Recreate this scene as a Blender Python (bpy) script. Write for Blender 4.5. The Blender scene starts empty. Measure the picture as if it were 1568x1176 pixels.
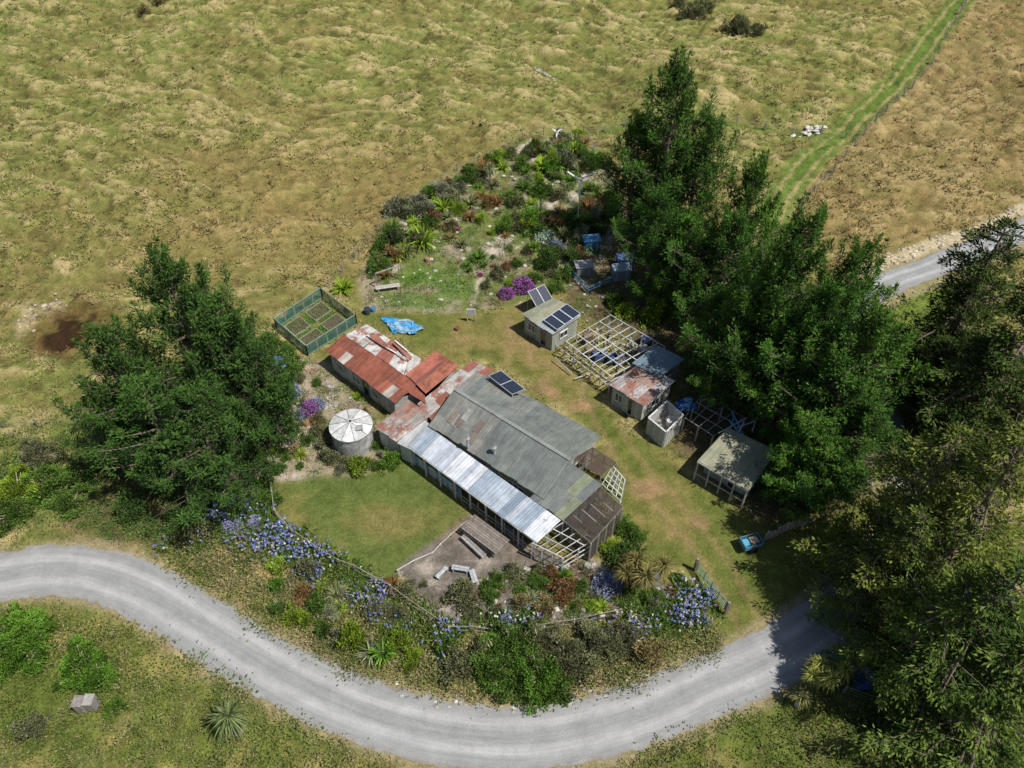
import bpy, math, numpy as np
from mathutils import Vector
rng=np.random.default_rng(7)
H=50.0; TH=math.radians(47); F=1250.0
cT,sT=math.cos(TH),math.sin(TH)
def P(u,v,z=0.0):
    dx=u-784; k=588-v
    dy=F*cT+k*sT; dz=-F*sT+k*cT
    t=(H-z)/-dz
    return np.array([dx*t,dy*t,z],float)
A=np.array
def nrm(v):
    v=np.asarray(v,float); return v/(np.linalg.norm(v,axis=-1,keepdims=True)+1e-9)
# ---------- noise
def vnoise(x,y,s=0):
    xi=np.floor(x).astype(np.int64); yi=np.floor(y).astype(np.int64)
    fx=x-xi; fy=y-yi; fx=fx*fx*(3-2*fx); fy=fy*fy*(3-2*fy)
    def h(a,b):
        n=(a*374761393+b*668265263+s*1274126177)&0xffffffff
        n=((n^(n>>13))*1274126177)&0xffffffff
        return ((n^(n>>16))&0xffff)/65535.0
    return (h(xi,yi)*(1-fx)+h(xi+1,yi)*fx)*(1-fy)+(h(xi,yi+1)*(1-fx)+h(xi+1,yi+1)*fx)*fy
def fbm(x,y,s=0,o=4):
    a=0;t=0;w=1.0
    for i in range(o):
        a=a+w*vnoise(x*2**i+i*17.3,y*2**i-i*9.1,s+i); t+=w; w*=.55
    return a/t
def sstep(a,b,x):
    t=np.clip((x-a)/(b-a),0,1); return t*t*(3-2*t)
def pts2w(pts): return A([P(u,v)[:2] for u,v in pts])
def sdpoly(W,X,Y):
    d=np.full(X.shape,1e9); ins=np.zeros(X.shape,bool); n=len(W)
    for i in range(n):
        a=W[i];b=W[(i+1)%n]; e=b-a
        t=np.clip(((X-a[0])*e[0]+(Y-a[1])*e[1])/(e@e),0,1)
        d=np.minimum(d,(X-a[0]-t*e[0])**2+(Y-a[1]-t*e[1])**2)
        c=((a[1]>Y)!=(b[1]>Y))
        xx=(b[0]-a[0])*(Y-a[1])/((b[1]-a[1])+1e-12)+a[0]
        ins^=(c&(X<xx))
    d=np.sqrt(d); return np.where(ins,-d,d)
def dline(W,X,Y):
    d=np.full(X.shape,1e9)
    for i in range(len(W)-1):
        a=W[i];b=W[i+1]; e=b-a
        t=np.clip(((X-a[0])*e[0]+(Y-a[1])*e[1])/(e@e+1e-9),0,1)
        d=np.minimum(d,(X-a[0]-t*e[0])**2+(Y-a[1]-t*e[1])**2)
    return np.sqrt(d)
def catmull(W,n=8):
    W=A(W); W=np.vstack([2*W[0]-W[1],W,2*W[-1]-W[-2]]); o=[]
    for i in range(1,len(W)-2):
        for k in range(n):
            t=k/n; a,b,c,d=W[i-1],W[i],W[i+1],W[i+2]
            o.append(.5*((2*b)+(-a+c)*t+(2*a-5*b+4*c-d)*t*t+(-a+3*b-3*c+d)*t**3))
    o.append(W[-2]); return A(o)
# ---------- materials
def newmat(name):
    m=bpy.data.materials.new(name); m.use_nodes=True; nt=m.node_tree
    return m,nt,nt.nodes,nt.links,nt.nodes["Principled BSDF"]
def mathn(N,L,op,a,b=None,c=None):
    n=N.new("ShaderNodeMath"); n.operation=op
    for i,x in enumerate((a,b,c)):
        if x is None: continue
        if isinstance(x,(int,float)): n.inputs[i].default_value=x
        else: L.new(x,n.inputs[i])
    return n.outputs[0]
def mixc(N,L,mode,f,a,b):
    n=N.new("ShaderNodeMix"); n.data_type='RGBA'; n.blend_type=mode
    for i,x in ((0,f),(6,a),(7,b)):
        if isinstance(x,(int,float)): n.inputs[i].default_value=x
        elif isinstance(x,tuple): n.inputs[i].default_value=(*x,1)
        else: L.new(x,n.inputs[i])
    return n.outputs[2]
def noise(N,L,vec,scale,detail=4,rough=.6):
    n=N.new("ShaderNodeTexNoise"); n.inputs["Scale"].default_value=scale
    n.inputs["Detail"].default_value=detail; n.inputs["Roughness"].default_value=rough
    if vec is not None: L.new(vec,n.inputs["Vector"])
    return n.outputs["Fac"]
def mrange(N,L,x,a,b,c,d):
    n=N.new("ShaderNodeMapRange")
    L.new(x,n.inputs[0])
    for i,v in enumerate((a,b,c,d)): n.inputs[i+1].default_value=v
    return n.outputs[0]
def attr(N):
    n=N.new("ShaderNodeAttribute"); n.attribute_name="Col"; return n.outputs["Color"]
def geo_pos(N): return N.new("ShaderNodeNewGeometry").outputs["Position"]
def obj_pos(N): return N.new("ShaderNodeTexCoord").outputs["Object"]
def bump(N,L,h,st,dist,B):
    b=N.new("ShaderNodeBump"); b.inputs["Strength"].default_value=st; b.inputs["Distance"].default_value=dist
    L.new(h,b.inputs["Height"]); L.new(b.outputs[0],B.inputs["Normal"])
def grey3(N,L,f):
    cmb=N.new("ShaderNodeCombineColor")
    for i in range(3): L.new(f,cmb.inputs[i])
    return cmb.outputs[0]
def mat_attr(name,rough=.85,ns=4,lo=.7,hi=1.3,bst=0,spec=.3,metal=0):
    m,nt,N,L,B=newmat(name)
    f=mrange(N,L,noise(N,L,obj_pos(N),ns),.3,.7,lo,hi)
    L.new(mixc(N,L,'MULTIPLY',1.0,attr(N),grey3(N,L,f)),B.inputs["Base Color"])
    B.inputs["Roughness"].default_value=rough; B.inputs["Specular IOR Level"].default_value=spec
    B.inputs["Metallic"].default_value=metal
    if bst: bump(N,L,noise(N,L,obj_pos(N),ns*3),bst,.05,B)
    return m
def mat_leaf(name,tr=.25):
    m,nt,N,L,B=newmat(name); N.remove(B)
    oi=N.new("ShaderNodeObjectInfo")
    c=mixc(N,L,'MULTIPLY',1.0,attr(N),oi.outputs["Color"])
    D=N.new("ShaderNodeBsdfDiffuse"); L.new(c,D.inputs[0])
    if tr:
        T=N.new("ShaderNodeBsdfTranslucent"); L.new(mixc(N,L,'MULTIPLY',1.0,c,(1.1,1.25,.5)),T.inputs[0])
        mx=N.new("ShaderNodeMixShader"); mx.inputs[0].default_value=tr
        L.new(D.outputs[0],mx.inputs[1]); L.new(T.outputs[0],mx.inputs[2])
        L.new(mx.outputs[0],N["Material Output"].inputs[0])
    else: L.new(D.outputs[0],N["Material Output"].inputs[0])
    return m
LEAF=mat_leaf("leaf_foliage",.22); GRASS=mat_leaf("grass_blades",0)
BARK=mat_attr("bark",.95,8,.6,1.4,.6)
WOOD=mat_attr("weathered_timber",.85,6,.65,1.3,.3)
PAINT=mat_attr("old_paint",.7,3,.75,1.15,.1)
ROCK=mat_attr("rock",.95,5,.6,1.35,.5)
CONC=mat_attr("concrete",.9,2.5,.62,1.2,.2)
TARP=mat_attr("blue_tarp",.45,4,.7,1.3,.4)
PLASTIC=mat_attr("plastic",.5,3,.85,1.1)
def mat_glass():
    m,nt,N,L,B=newmat("window_glass"); B.inputs["Base Color"].default_value=(.03,.04,.05,1)
    B.inputs["Roughness"].default_value=.08; B.inputs["Specular IOR Level"].default_value=.8; return m
GLASS=mat_glass()
def mat_mesh():
    m,nt,N,L,B=newmat("shade_cloth"); L.new(attr(N),B.inputs["Base Color"]); B.inputs["Roughness"].default_value=.9
    T=N.new("ShaderNodeBsdfTransparent"); mx=N.new("ShaderNodeMixShader")
    f=mrange(N,L,noise(N,L,obj_pos(N),1.2,3),.35,.65,.5,.92)
    L.new(f,mx.inputs[0]); L.new(T.outputs[0],mx.inputs[1]); L.new(B.outputs[0],mx.inputs[2])
    L.new(mx.outputs[0],N["Material Output"].inputs[0]); return m
CLOTH=mat_mesh()
def mat_roof(name,rust,rustcol,rough=.55,metal=.0,pitch=.19,slo=.8,shi=1.2):
    m,nt,N,L,B=newmat(name)
    uv=N.new("ShaderNodeTexCoord").outputs["UV"]; sp=N.new("ShaderNodeSeparateXYZ"); L.new(uv,sp.inputs[0])
    mp=N.new("ShaderNodeMapping"); mp.inputs["Scale"].default_value=(2.6,.4,1); L.new(uv,mp.inputs[0])
    st=mrange(N,L,noise(N,L,mp.outputs[0],1.6,5),.3,.7,slo,shi)
    st2=mrange(N,L,noise(N,L,obj_pos(N),1.3,6,.7),.3,.7,.74,1.26)
    wv=mathn(N,L,'SINE',mathn(N,L,'MULTIPLY',sp.outputs[0],2*math.pi/pitch))
    co=mrange(N,L,wv,-1,1,.92,1.05)
    f=mathn(N,L,'MULTIPLY',mathn(N,L,'MULTIPLY',st,st2),co)
    gc=grey3(N,L,f)
    c=mixc(N,L,'MULTIPLY',1.0,attr(N),gc)
    rn=noise(N,L,obj_pos(N),.75,8,.72)
    rm=mrange(N,L,rn,.62-rust*.3,.70-rust*.3,0,.9)
    rc=mixc(N,L,'MULTIPLY',1.0,rustcol,gc)
    c=mixc(N,L,'MIX',rm,c,rc)
    L.new(c,B.inputs["Base Color"]); B.inputs["Roughness"].default_value=rough; B.inputs["Metallic"].default_value=metal
    bump(N,L,wv,.3,.015,B); return m
R_GREY=mat_roof("roof_grey_iron",.1,(.14,.12,.10),.75)
R_RUST=mat_roof("roof_rusty_iron",.3,(.20,.06,.035),.8,slo=.7,shi=1.3)
R_ZINC=mat_roof("roof_zinc",.02,(.25,.22,.2),.4,.3)
R_PATCH=mat_roof("roof_patch",.42,(.24,.085,.05),.7,slo=.75,shi=1.25)
R_OLIVE=mat_roof("roof_olive",.08,(.2,.2,.1),.75)
def mat_solar():
    m,nt,N,L,B=newmat("solar_panel")
    uv=N.new("ShaderNodeTexCoord").outputs["UV"]
    br=N.new("ShaderNodeTexBrick"); br.offset=0; br.inputs["Scale"].default_value=1
    br.inputs["Brick Width"].default_value=.16; br.inputs["Row Height"].default_value=.16; br.inputs["Mortar Size"].default_value=.006
    br.inputs["Color1"].default_value=(.015,.022,.045,1); br.inputs["Color2"].default_value=(.02,.027,.05,1); br.inputs["Mortar"].default_value=(.12,.14,.17,1)
    L.new(uv,br.inputs[0]); L.new(br.outputs[0],B.inputs["Base Color"]); B.inputs["Roughness"].default_value=.2; return m
SOLAR=mat_solar()
def mat_ground():
    m,nt,N,L,B=newmat("ground_grass_soil"); p=geo_pos(N); N.remove(B)
    D=N.new("ShaderNodeBsdfDiffuse")
    n1=mrange(N,L,noise(N,L,p,1.1,8,.7),.3,.7,.62,1.4)
    n2=mrange(N,L,noise(N,L,p,6,5,.75),.3,.7,.58,1.46)
    f=mathn(N,L,'MULTIPLY',n1,n2)
    cmb=N.new("ShaderNodeCombineColor")
    L.new(f,cmb.inputs[0]); L.new(mathn(N,L,'POWER',f,.8),cmb.inputs[1]); L.new(f,cmb.inputs[2])
    L.new(mixc(N,L,'MULTIPLY',1.0,attr(N),cmb.outputs[0]),D.inputs[0])
    bump(N,L,noise(N,L,p,5,6,.75),.7,.12,D)
    L.new(D.outputs[0],N["Material Output"].inputs[0]); return m
def mat_road():
    m,nt,N,L,B=newmat("gravel_road"); p=geo_pos(N)
    uv=N.new("ShaderNodeTexCoord").outputs["UV"]; sp=N.new("ShaderNodeSeparateXYZ"); L.new(uv,sp.inputs[0])
    wob=mrange(N,L,noise(N,L,p,.18,2),.3,.7,-.08,.08)
    u=mathn(N,L,'ADD',sp.outputs[0],wob); au=mathn(N,L,'ABSOLUTE',u)
    tr=mathn(N,L,'ABSOLUTE',mathn(N,L,'SUBTRACT',au,.42))
    track=mrange(N,L,tr,.04,.26,1,0)
    n=mrange(N,L,noise(N,L,p,.8,8,.75),.3,.7,.85,1.15)
    mp=N.new("ShaderNodeMapping"); mp.inputs["Scale"].default_value=(6,.12,1); L.new(uv,mp.inputs[0])
    st=mrange(N,L,noise(N,L,mp.outputs[0],1.5,4),.3,.7,.88,1.12)
    g=mrange(N,L,noise(N,L,p,16,4,.8),.3,.7,.78,1.22)
    f=mathn(N,L,'MULTIPLY',mathn(N,L,'MULTIPLY',n,st),g)
    c=mixc(N,L,'MIX',track,(.275,.275,.265),(.375,.37,.36))
    ed=mathn(N,L,'ADD',mathn(N,L,'ABSOLUTE',sp.outputs[0]),mrange(N,L,noise(N,L,p,1.3,5,.7),.3,.7,-.12,.12))
    em=mrange(N,L,ed,.86,1.02,0,.85)
    c=mixc(N,L,'MIX',em,c,(.23,.20,.14))
    L.new(mixc(N,L,'MULTIPLY',1.0,c,grey3(N,L,f)),B.inputs["Base Color"])
    B.inputs["Roughness"].default_value=.95; B.inputs["Specular IOR Level"].default_value=.1
    bump(N,L,noise(N,L,p,9,5,.8),.35,.04,B); return m
GROUND=mat_ground(); ROAD=mat_road()
# ---------- quad accumulator
class G:
    def __init__(s): s.q=[];s.c=[];s.m=[];s.uv=[];s.mats=[]
    def mi(s,m):
        if m not in s.mats: s.mats.append(m)
        return s.mats.index(m)
    def add(s,Q,col,mat,uv=None):
        Q=np.asarray(Q,float).reshape(-1,4,3); n=len(Q)
        col=np.asarray(col,float)
        if col.ndim==1: col=np.tile(col,(n,1))
        s.q.append(Q); s.c.append(col); s.m.append(np.full(n,s.mi(mat)))
        s.uv.append(np.zeros((n,4,2)) if uv is None else np.asarray(uv,float).reshape(-1,4,2))
    def arrays(s): return np.concatenate(s.q),np.concatenate(s.c),np.concatenate(s.m),np.concatenate(s.uv)
    def mesh(s,name,off=(0,0,0)):
        Q,C,M,UV=s.arrays(); n=len(Q)
        me=bpy.data.meshes.new(name)
        me.vertices.add(4*n); me.vertices.foreach_set("co",(Q.reshape(-1,3)-A(off)).astype(np.float32).ravel())
        me.loops.add(4*n); me.loops.foreach_set("vertex_index",np.arange(4*n,dtype=np.int32))
        me.polygons.add(n); me.polygons.foreach_set("loop_start",np.arange(0,4*n,4,dtype=np.int32))
        me.polygons.foreach_set("loop_total",np.full(n,4,dtype=np.int32))
        for m in s.mats: me.materials.append(m)
        me.polygons.foreach_set("material_index",M.astype(np.int32))
        ca=me.color_attributes.new("Col",'FLOAT_COLOR','POINT')
        cc=np.ones((4*n,4),np.float32); cc[:,:3]=np.repeat(C,4,0); ca.data.foreach_set("color",cc.ravel())
        ul=me.uv_layers.new(name="UVMap"); ul.data.foreach_set("uv",UV.astype(np.float32).ravel())
        me.update(calc_edges=True); return me
    def build(s,name,parent=None,loc=None):
        off=(0,0,0) if loc is None else loc
        if parent is not None: off=parent["o"]
        me=s.mesh(name,off); o=bpy.data.objects.new(name,me); bpy.context.scene.collection.objects.link(o)
        if parent is not None: o.parent=parent
        elif loc is not None: o.location=loc
        return o
def empty(name,loc):
    o=bpy.data.objects.new(name,None); o.location=loc; o["o"]=[float(x) for x in loc]
    o.empty_display_size=.5
    bpy.context.scene.collection.objects.link(o); return o
def inst(name,mesh,loc,rz=0,sc=(1,1,1),color=(1,1,1),tilt=(0,0)):
    o=bpy.data.objects.new(name,mesh); bpy.context.scene.collection.objects.link(o)
    o.location=loc; o.rotation_euler=(tilt[0],tilt[1],rz); o.scale=sc if not np.isscalar(sc) else (sc,)*3
    o.color=(*color,1); return o
def obox(g,c,ax,ay,az,col,mat):
    c,ax,ay,az=map(A,(c,ax,ay,az))
    v=lambda i,j,k:c+ax*i+ay*j+az*k
    q=[[v(-1,-1,1),v(1,-1,1),v(1,1,1),v(-1,1,1)],[v(-1,-1,-1),v(-1,1,-1),v(1,1,-1),v(1,-1,-1)],
       [v(-1,-1,-1),v(1,-1,-1),v(1,-1,1),v(-1,-1,1)],[v(1,1,-1),v(-1,1,-1),v(-1,1,1),v(1,1,1)],
       [v(1,-1,-1),v(1,1,-1),v(1,1,1),v(1,-1,1)],[v(-1,1,-1),v(-1,-1,-1),v(-1,-1,1),v(-1,1,1)]]
    ux,uy,uz=[np.linalg.norm(a)*2 for a in (ax,ay,az)]
    def r(a,b): return [(0,0),(a,0),(a,b),(0,b)]
    g.add(q,col,mat,[r(ux,uy)]*2+[r(ux,uz)]*2+[r(uy,uz)]*2)
def beam(g,a,b,w,h,col,mat):
    a=A(a,float);b=A(b,float); d=b-a; L=np.linalg.norm(d); d/=L
    up=A([0,0,1.]) if abs(d[2])<.9 else A([0,1.,0])
    s=nrm(np.cross(d,up)); t=np.cross(s,d)
    obox(g,(a+b)/2,d*L/2,s*w/2,t*h/2,col,mat)
def tube(g,pts,rad,n,col,mat,cap=False):
    pts=A(pts,float); rings=[]
    for i,p in enumerate(pts):
        d=nrm(pts[min(i+1,len(pts)-1)]-pts[max(i-1,0)])
        ref=A([1.,0,0]) if abs(d[0])<.8 else A([0,1.,0])
        s=nrm(np.cross(d,ref)); t=np.cross(d,s)
        an=np.arange(n)*2*math.pi/n
        rings.append(p+rad[i]*(np.cos(an)[:,None]*s+np.sin(an)[:,None]*t))
    q=[]
    for i in range(len(rings)-1):
        a,b=rings[i],rings[i+1]
        for k in range(n): q.append([a[k],a[(k+1)%n],b[(k+1)%n],b[k]])
    g.add(q,col,mat)
    if cap:
        r=rings[-1]; c=r.mean(0)
        g.add([[r[k],r[(k+1)%n],(r[(k+1)%n]+c)/2,c] for k in range(n)],col,mat)
        g.add([[r[k],(r[(k+1)%n]+c)/2,c,r[k]*.5+c*.5] for k in range(n)],col,mat)
def leaves(g,c,d,ln,wd,col,mat=None,r=rng,nz=0.0):
    """leaf quads; nz>0 biases the leaf faces to lie open to the sky"""
    n=len(c); d=nrm(d); ref=r.normal(size=(n,3))+A([0,0,nz]); s=nrm(np.cross(d,ref))
    ln=np.broadcast_to(ln,(n,))[:,None]; wd=np.broadcast_to(wd,(n,))[:,None]
    Q=np.stack([c,c+d*ln*.45+s*wd*.5,c+d*ln,c+d*ln*.45-s*wd*.5],1)
    g.add(Q,col,mat or LEAF)
# ---------- road
RC=[(-260,930),(-120,893),(0,883),(60,874),(125,876),(190,892),(255,924),(320,966),(400,1014),(490,1060),(600,1102),(700,1125),(800,1130),(900,1116),(1000,1086),(1090,1048),(1160,1018),(1230,978),(1300,930),(1360,870),(1392,800),(1385,730),(1350,640),(1300,550),(1300,480),(1350,440),(1420,412),(1500,380),(1568,352),(1700,300)]
RW=catmull(pts2w(RC),8)
hw=np.interp(np.arange(len(RW)),[0,70,120,152,170,200,len(RW)],[2.1,1.95,1.95,1.9,1.5,1.4,1.5])
def road_d(X,Y): return dline(RW[::2],X,Y)
LAWN=pts2w([(418,738),(470,728),(600,722),(615,690),(722,790),(600,893),(520,862),(430,805)])
YARD=pts2w([(545,480),(640,476),(740,484),(800,465),(850,535),(930,630),(1060,735),(1140,790),(1230,800),(1340,750),(1390,830),(1300,900),(1160,985),(1090,1000),(1080,930),(1060,880),(1000,850),(940,790),(910,740),(930,700),(915,660),(800,580),(740,545),(700,560),(640,530),(560,490)])
PATIO=pts2w([(607,870),(720,785),(850,850),(880,860),(900,850),(965,880),(1060,905),(1030,940),(900,955),(700,948),(640,925)])
GUP=pts2w([(560,400),(610,330),(700,260),(800,215),(900,195),(935,270),(960,330),(900,440),(840,445),(790,465),(700,478),(560,474),(545,430)])
GLEFT=pts2w([(430,545),(500,555),(560,610),(610,690),(560,722),(430,735),(370,720),(380,640)])
LIT1=pts2w([(120,690),(300,660),(400,700),(400,760),(350,800),(240,838),(90,815)])
LIT2=pts2w([(870,330),(960,300),(1150,400),(1290,540),(1390,740),(1330,760),(1220,800),(1150,790),(1040,690),(1040,560),(870,470)])
DRYR=pts2w([(1500,-30),(1720,-40),(1720,260),(1568,320),(1400,390),(1310,430),(1185,345),(1290,205)])
BL=pts2w([(-300,960),(60,925),(200,945),(400,1060),(640,1170),(1000,1160),(1200,1060),(1700,900),(1700,1400),(-300,1400)])
BANK=pts2w([(250,850),(330,790),(430,820),(600,900),(700,975),(960,955),(1100,960),(1120,1000),(960,1055),(750,1080),(540,1035),(370,950)])
TRK=catmull(pts2w([(1490,-20),(1400,90),(1300,190),(1240,245),(1195,310),(1170,370)]),5)
TRK2=catmull(pts2w([(1290,196),(1220,190),(1130,178),(1040,170),(960,172),(890,190)]),5)
TRK3=catmull(pts2w([(905,600),(960,700),(1040,790),(1110,880),(1150,960)]),6)
GFIELD=pts2w([(1310,470),(1440,425),(1470,440),(1440,500),(1430,600),(1390,620),(1330,540)])
KG=.88
def srgb(r,g,b,k=None):
    f=lambda c:((c/255+.055)/1.055)**2.4
    return A([f(r),f(g),f(b)])*(KG if k is None else k)
def streak(X,Y):
    wx=(fbm(X*.04,Y*.04,61,2)-.5)*14
    xs=X*.95-Y*.3; ys=X*.3+Y*.95+wx
    return fbm(xs*.22,ys*.6,21,4), fbm(xs*.6,ys*1.5,27,4)
def paint(X,Y):
    n0=fbm(X*.03,Y*.03,1,3); n1=fbm(X*.11,Y*.11,5,4); n2=fbm(X*.5,Y*.5,9,4)
    st,s2=streak(X,Y)
    wob=(fbm(X*.35,Y*.35,31,4)-.5)*3.2
    def mx(c,col,m): return c*(1-m[:,None])+A(col)*m[:,None]
    green=srgb(122,128,68); olive=srgb(140,134,78); tan=srgb(176,160,114); brn=srgb(128,110,72)
    c=np.tile(olive,(len(X),1))
    c=mx(c,green,sstep(.38,.58,n1*.5+n0*.5+(-X/360))*.95)
    c=mx(c,brn,sstep(.5,.36,st)*.5)
    c=mx(c,srgb(100,106,56),sstep(.48,.36,s2)*.7)
    c=mx(c,tan,sstep(.52,.66,st*.45+s2*.55)*.8)
    c=mx(c,srgb(90,84,50),sstep(.56,.64,n2)*sstep(.52,.42,s2)*.75)
    tall=.35+.65*sstep(.4,.6,st*.5+s2*.5)
    band=np.exp(-((Y-72)/15)**2)*sstep(-60,-30,X)*sstep(30,5,X)
    c=mx(c,srgb(146,124,80),band*.6*sstep(.3,.6,n1))
    m=sstep(1,-1,sdpoly(DRYR,X,Y)+wob*.5); c=mx(c,srgb(150,130,88),m*.75); c=mx(c,srgb(122,104,66),m*sstep(.5,.65,n2)*.6); c=mx(c,srgb(172,154,108),m*sstep(.52,.66,st)*.6); c=mx(c,srgb(112,112,62),m*sstep(.47,.37,s2)*.55)
    m=sstep(1,-1,sdpoly(BL,X,Y)); c=mx(c,srgb(108,118,54),m*.85*sstep(.25,.5,n1+.1)); c=mx(c,srgb(160,146,90),m*sstep(.54,.66,n2)*.55); c=mx(c,srgb(86,100,46),m*sstep(.5,.38,n1)*.6)
    m=sstep(1,-1,sdpoly(BANK,X,Y)+wob*.4); c=mx(c,srgb(108,112,56),m*.85*sstep(.3,.55,n2)); c=mx(c,srgb(170,150,102),m*sstep(.48,.62,n1)*.65)
    m=sstep(.8,-.8,sdpoly(GFIELD,X,Y)+wob*.4); c=mx(c,srgb(108,128,54),m*.9)
    for T,w in ((TRK,1.7),(TRK2,.6)):
        d=dline(T,X,Y)+wob*.18; c=mx(c,srgb(94,116,52),sstep(w+.6,w-.6,d)*.95); tall=tall*(1-.9*sstep(w+.6,w,d))
        if w>1: c=mx(c,srgb(156,144,98),sstep(.34,.1,np.abs(d-.8))*.8)
    sd=sdpoly(YARD,X,Y)+wob*.25; m=sstep(.6,-.6,sd)
    yc=np.tile(srgb(106,112,56),(len(X),1)); yc=mx(yc,srgb(128,120,70),sstep(.45,.65,n1)); yc=mx(yc,srgb(90,100,48),sstep(.5,.36,n2)*.6); yc=mx(yc,srgb(146,124,88),sstep(.6,.72,n2*.6+n1*.4)*.8)
    for u,v,a,b in ((988,748,1.4,1.0),(890,622,1.1,.7),(925,690,1.0,.8),(840,600,.8,.5),(1070,800,.9,.6)):
        q=P(u,v); e=np.hypot((X-q[0])/a,(Y-q[1])/b)+wob*.2; yc=mx(yc,srgb(158,128,96),sstep(1.3,.4,e)*.8)
    d3=dline(TRK3,X,Y); yc=mx(yc,srgb(146,126,88),sstep(.35,.1,np.abs(d3-.8)+wob*.06)*.6)
    c=c*(1-m[:,None])+yc*m[:,None]; tall*=1-m
    sl=sdpoly(LAWN,X,Y)+wob*.04; m=sstep(.15,-.15,sl)
    lc=np.tile(srgb(100,112,58),(len(X),1)); lc=mx(lc,srgb(126,120,68),sstep(.40,.62,n1)*.9); lc=mx(lc,srgb(86,100,50),sstep(.52,.38,n2)*.5); lc=mx(lc,srgb(124,118,66),sstep(.55,.7,n2)*.4)
    q=P(590,800); e=np.hypot((X-q[0])/3.2,(Y-q[1])/1.6)+wob*.2; lc=mx(lc,srgb(136,122,76),sstep(1.3,.3,e)*.6)
    c=c*(1-m[:,None])+lc*m[:,None]; tall*=1-sstep(.4,-.1,sl)
    for R,col,amp,k in ((LIT1,srgb(100,88,60),.5,.8),(LIT2,srgb(100,88,66),.5,.9)):
        s=sdpoly(R,X,Y)+wob*amp; m=sstep(1,-1,s); c=mx(c,col,m*k); c=mx(c,srgb(88,102,48),m*sstep(.5,.62,n2)*.6); tall*=1-.7*m
    for R in (GUP,GLEFT):
        s=sdpoly(R,X,Y)+wob*.3; m=sstep(.5,-.5,s)
        gc=np.tile(srgb(156,144,120),(len(X),1)); gc=mx(gc,srgb(106,118,58),sstep(.44,.56,n2*.5+n1*.5)*.9); gc=mx(gc,srgb(190,178,160),sstep(.6,.7,n2))
        for u,v,a,b in ((650,425,3,1.6),(700,440,2,1.6),(640,460,4,1.4)):
            q=P(u,v); e=np.hypot((X-q[0])/a,(Y-q[1])/b)+wob*.2; gc=mx(gc,srgb(92,124,48),sstep(1.3,.4,e)*.8)
        c=c*(1-m[:,None])+gc*m[:,None]; tall*=1-m
    s=sdpoly(PATIO,X,Y)+wob*.08; m=sstep(.2,-.2,s)
    pc=np.tile(srgb(124,116,106),(len(X),1)); pc=mx(pc,srgb(142,126,106),sstep(.45,.6,n1)); pc=mx(pc,srgb(184,174,158),sstep(.6,.72,n2)*.6); pc=mx(pc,srgb(94,86,74),sstep(.48,.36,n2)*.6)
    c=c*(1-m[:,None])+pc*m[:,None]; tall*=1-m
    p0=P(116,500)[:2]; e=np.hypot((X-p0[0])/3.2,(Y-p0[1])/3.8)+wob*.26
    p1=P(62,480)[:2]; e1=np.hypot((X-p1[0])/2.2,(Y-p1[1])/3.6)+wob*.22
    c=mx(c,srgb(170,154,120),sstep(1.1,.7,e1)*sstep(.4,.6,n2+.08)*.8); c=mx(c,srgb(102,80,50),sstep(1.3,.8,e)*.85); c=mx(c,srgb(56,42,30),sstep(.9,.5,e)*.95*sstep(.34,.5,n2)); c=mx(c,srgb(116,108,60),sstep(1.1,.8,e)*sstep(.5,.42,n2)*.5); tall*=sstep(.6,1.1,e)*(1-.6*sstep(1.1,.8,e1))
    rd=road_d(X,Y); m=sstep(2.8,2.1,rd+wob*.25); c=mx(c,srgb(158,144,112),m*.7)
    tall*=sstep(1.9,2.4,rd+wob*.1)
    p2=P(320,998)[:2]; e=np.hypot((X-p2[0])/2.2,(Y-p2[1])/.7)+wob*.15; c=mx(c,srgb(186,166,130),sstep(1.1,.7,e)); tall*=sstep(.7,1.2,e)
    q=dline(pts2w([(1330,412),(1420,378),(1500,350),(1568,318),(1700,270)]),X,Y)+wob*.3; c=mx(c,srgb(196,182,148),sstep(1.0,.3,q)*.8); tall*=sstep(.5,1.3,q)
    c=np.clip(c,.01,1); return c,tall
def Zt(X,Y):
    X=np.asarray(X,float);Y=np.asarray(Y,float)
    st,s2=streak(X,Y)
    h=(st-.5)*1.6+(s2-.5)*1.2+(fbm(X*.9,Y*.9,41,3)-.5)*.6+(fbm(X*.035,Y*.035,44,2)-.5)*6.5*sstep(75,100,Y)
    dg=dline(TRK2,X,Y); h=h-1.0*np.exp(-(dg/2.5)**2)
    rd=road_d(X,Y); core=np.hypot((X-2)/34,(Y-52)/26)
    m=sstep(2.2,6,rd)*sstep(.82,1.1,core)
    low=(fbm(X*.7,Y*.7,51,3)-.5)*.3*sstep(2.2,3.2,rd)*sstep(.5,1.5,np.minimum(sdpoly(YARD,X,Y),sdpoly(LAWN,X,Y)))*sstep(.6,.85,core)
    return h*m+low
def gz(p): return float(Zt(A([p[0]]),A([p[1]]))[0])
out=A([6,14,26,45,80,150,300,700,1600.])
xs=np.concatenate([-92-out[::-1],np.arange(-92,92.01,.34),92+out]); ys=np.concatenate([8-out[::-1],np.arange(8,138,.34),138+out])
XX,YY=np.meshgrid(xs,ys); X=XX.ravel();Y=YY.ravel()
Cg,_=paint(X,Y); Zg=Zt(X,Y)-.01
nx,ny=len(xs),len(ys)
idx=np.arange(nx*ny).reshape(ny,nx)
fq=np.stack([idx[:-1,:-1],idx[:-1,1:],idx[1:,1:],idx[1:,:-1]],-1).reshape(-1,4)
me=bpy.data.meshes.new("ground"); me.vertices.add(nx*ny); me.vertices.foreach_set("co",np.stack([X,Y,Zg],1).astype(np.float32).ravel())
n=len(fq); me.loops.add(4*n); me.loops.foreach_set("vertex_index",fq.astype(np.int32).ravel())
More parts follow.
